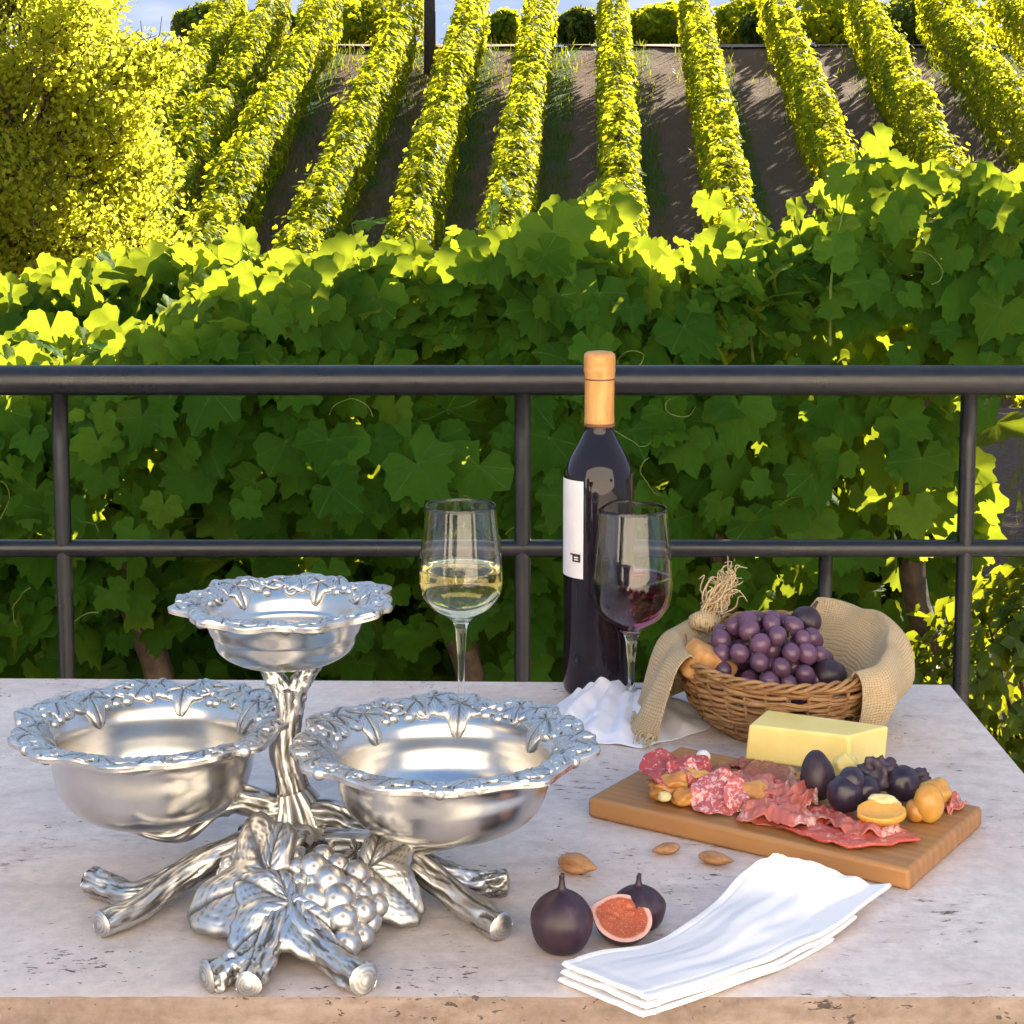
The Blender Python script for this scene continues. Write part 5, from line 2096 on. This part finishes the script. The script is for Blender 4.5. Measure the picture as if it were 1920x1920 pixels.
M_APR = fruit("apricot", (.62, .26, .035), (.80, .46, .09))
M_JAM = fruit("amber_paste", (.40, .15, .030), (.66, .32, .07), .25)
M_OLV = fruit("golden_plum", (.46, .21, .035), (.66, .37, .08), .25)
M_PALE = fruit("pale_nut", (.62, .50, .20), (.76, .66, .36), .4)
M_MOZ = fruit("white_cheese_ball", (.78, .74, .68), (.86, .83, .78), .4, .3)
M_CRUST = fruit("bread_crust", (.36, .16, .05), (.62, .34, .12), .8, .1, 60)
M_DRY = fruit("dried_fig", (.030, .018, .028), (.10, .065, .085), .5, .05, 130)
M_DGRAPE = fruit("dark_plum", (.016, .009, .020), (.045, .030, .055), .3, .05, 50)

G1 = "cold cuts on the board"
# back layer
ribbon("ham_slice", [(1345, 1442, .001), (1400, 1448, .004), (1455, 1462, .005), (1510, 1478, .003)], .050, M_PROB, "brownish folded ham slice lying in front of the cheese block", .007, 2.2, 3)
ribbon("ham_slice", [(1372, 1432, .006), (1425, 1436, .009), (1492, 1452, .006)], .020, M_PROB, "narrow brown ham fold tucked against the cheese block", .004, 2, 8)
slice_("salami_slice", 1258, 1468, .010, .029, (rad(17), rad(6), .3), M_SALR, "red salami slice at the far left end of the board", .10, 3, 1, .9)
blob("fruit_paste", 1250, 1500, 0, (.018, .014, .009), M_JAM, "amber fruit paste piece under the leftmost salami slice", "fruit paste", 1, .35)
blob("fruit_paste", 1284, 1512, 0, (.012, .010, .008), M_JAM, "smaller amber fruit paste piece left of the pink salami slice", "fruit paste", 2, .3)
blob("fruit_paste", 1300, 1482, .006, (.020, .012, .009), M_APR, "orange fruit paste piece between the two salami slices", "fruit paste", 5, .4)
blob("nut", 1246, 1503, .008, (.0058, .0050, .0045), M_PALE, "pale yellow nut on the amber fruit paste", "nut", 3, .12)
blob("nut", 1302, 1466, .013, (.0060, .0055, .005), M_PALE, "pale nut resting beneath the white cheese ball", "nut", 6, .2)
blob("cheese_ball", 1318, 1432, .008, (.0068, .0064, .0062), M_MOZ, "small white cheese ball behind the salami slices", "cheese", 4, .05)
slice_("salami_slice", 1345, 1518, .0005, .024, (rad(36), rad(-6), -.2), M_SAL, "large ruffled pink salami slice on the board's front side", .16, 4, 2, .95)
slice_("salami_slice", 1312, 1478, .008, .019, (rad(25), rad(12), .5), M_SAL, "pink salami slice leaning between the red slice and the ruffled slice", .18, 4, 5, .9)
slice_("salami_slice", 1380, 1518, .003, .0115, (rad(55), rad(10), .1), M_SAL, "small pale salami disc right of the large ruffled slice", .10, 3, 3, 1.3)
ribbon("ham_slice", [(1420, 1500, .004), (1455, 1492, .010), (1492, 1500, .010), (1520, 1520, .004)], .042, M_PROS, "crumpled pink ham slice in the middle of the board", .009, 2.5, 12, curl=.6)
blob("bread_piece", 1412, 1508, .004, (.013, .010, .009), M_CRUST, "small brown bread piece beside the crumpled pink ham", "bread", 7, .3)
slice_("ham_slice", 1434, 1540, .0, .017, (rad(40), 0, .2), M_PROS, "small round pink ham slice at the board's front, under the bread piece", .12, 3, 9, .8, "ham")
ribbon("cured_strip", [(1476, 1542, .002), (1530, 1558, .004), (1590, 1566, .004), (1650, 1568, .005), (1712, 1566, .003)], .034, M_STRIP, "long flat red cured meat strip along the board's front edge", .0028, 2.0, 14, curl=.22, cat="cured meat", thick=.0022)
ribbon("cured_strip", [(1500, 1520, .002), (1545, 1530, .004), (1590, 1540, .003)], .036, M_STRIP, "short red meat strip under the dark plums", .004, 2, 15, curl=.2, cat="cured meat")
ribbon("ham_slice", [(1322, 1462, .004), (1365, 1466, .012), (1405, 1476, .010), (1450, 1480, .012), (1482, 1490, .006)], .040, M_PROS, "rumpled pink ham slice between the ruffled salami and the brown ham", .007, 2.2, 31, curl=.5)
ribbon("ham_slice", [(1392, 1532, .001), (1440, 1522, .010), (1490, 1528, .010), (1530, 1545, .003)], .034, M_PROS, "rosy ham fold between the round ham slice and the long red strip", .006, 2.2, 33, curl=.5)
ribbon("cured_strip", [(1536, 1530, .003), (1590, 1548, .007), (1640, 1556, .006), (1690, 1560, .003)], .026, M_PROS, "pink meat strip lying under the apricot half and the plums", .006, 3, 35, curl=.4, cat="cured meat")
slice_("salami_slice", 1294, 1462, .014, .022, (rad(20), rad(-10), .9), M_SALR, "red salami slice overlapping the leftmost one, near the white cheese ball", .14, 3, 41, .9)
blob("fruit_paste", 1268, 1490, .004, (.016, .012, .010), M_JAM, "dark amber paste lump between the leftmost salami and the board's edge", "fruit paste", 22, .4)
# figs and plums
blob("fig", 1532, 1498, .002, (.0148, .0140, .0215), M_FIG, "upright oval dark fig on the board in front of the cheese", "fig", 21, .05, (rad(-8), rad(-6), 0), group="figs on the board", fn=lambda v: np.stack([v[:, 0] * (1 - .22 * v[:, 2]), v[:, 1] * (1 - .22 * v[:, 2]), v[:, 2]], 1))
for (px, py, h, s, lab, sd) in ((1584, 1522, .004, .0158, "round dark plum beside the upright fig", 1), (1622, 1512, .007, .0128, "dark plum between the round plum and the wrinkled fig", 2), (1690, 1502, .004, .0150, "dark blue plum at the right end of the fruit pile", 4), (1596, 1490, .018, .0115, "small dark plum on top of the fruit pile", 6)):
    blob("plum", px, py, h, (s, s * .95, s * 1.02), M_DGRAPE, lab, "plum", sd, .06, group="dark plums on the board")
blob("dried_fig", 1648, 1486, .008, (.0165, .014, .015), M_DRY, "wrinkled dark dried fig behind the dark plums", "dried fig", 9, .55, freq=2.6, group="figs on the board")
blob("dried_fig", 1715, 1488, .004, (.013, .012, .010), M_DRY, "smaller wrinkled dried fig behind the dark blue plum", "dried fig", 11, .5, freq=2.6, group="figs on the board")


def halfcut(v):
    v = v.copy()
    up = v[:, 2] > .15
    v[up, 2] = .15 - .35 * np.clip(1 - (v[up, 0] ** 2 + v[up, 1] ** 2), 0, 1) * .6
    return v


blob("apricot_half", 1652, 1550, .006, (.0205, .0125, .012), M_APR, "yellow-orange apricot half lying on the red cured strip", "apricot", 12, .12, (rad(18), 0, .15), fn=halfcut)
blob("apricot_half", 1655, 1528, .010, (.015, .008, .009), M_PALE, "pale yellow fruit slice between the plums and the apricot half", "fruit slice", 13, .25)
blob("golden_plum", 1740, 1542, .0, (.0125, .012, .0165), M_OLV, "golden plum standing near the right end of the board", "plum", 14, .05)
blob("golden_plum", 1752, 1508, .003, (.014, .012, .011), M_OLV, "brownish golden plum behind the standing golden plum", "plum", 15, .2)
blob("golden_plum", 1718, 1540, .0, (.0105, .010, .0095), M_JAM, "small amber plum left of the standing golden plum", "plum", 16, .1)
ribbon("ham_slice", [(1735, 1488, .006), (1765, 1496, .006), (1800, 1518, .002)], .026, M_PROS, "pink ham fold at the right end of the board", .006, 2, 18)
blob("cheese_chip", 1585, 1470, .004, (.012, .008, .012), M_CHEESE, "small cheese chip wedged behind the upright fig", "cheese", 19, .25)

# ---- other things in the basket
whole_fig("fig", KB + np.array([.040, -.046, .054]), "dark fig at the front right of the basket, half under the burlap", .018, .040, (rad(-60), rad(20), .2), "figs in the basket")
whole_fig("fig", KB + np.array([.022, .035, .088]), "dark fig on top of the heap in the basket", .0155, .036, (rad(10), rad(25), 0), "figs in the basket")
v, f = box((0, 0, 0), (.052, .030, .034))
br_ = MB().add(v, f).build("bread_slice", M_CRUST)
bevel(br_, .006, 3)
br_.location = KB + np.array([-.078, -.022, .070]); br_.rotation_euler = (rad(20), rad(28), rad(25))
tag(br_, "golden brown bread piece at the left end of the basket", "bread")
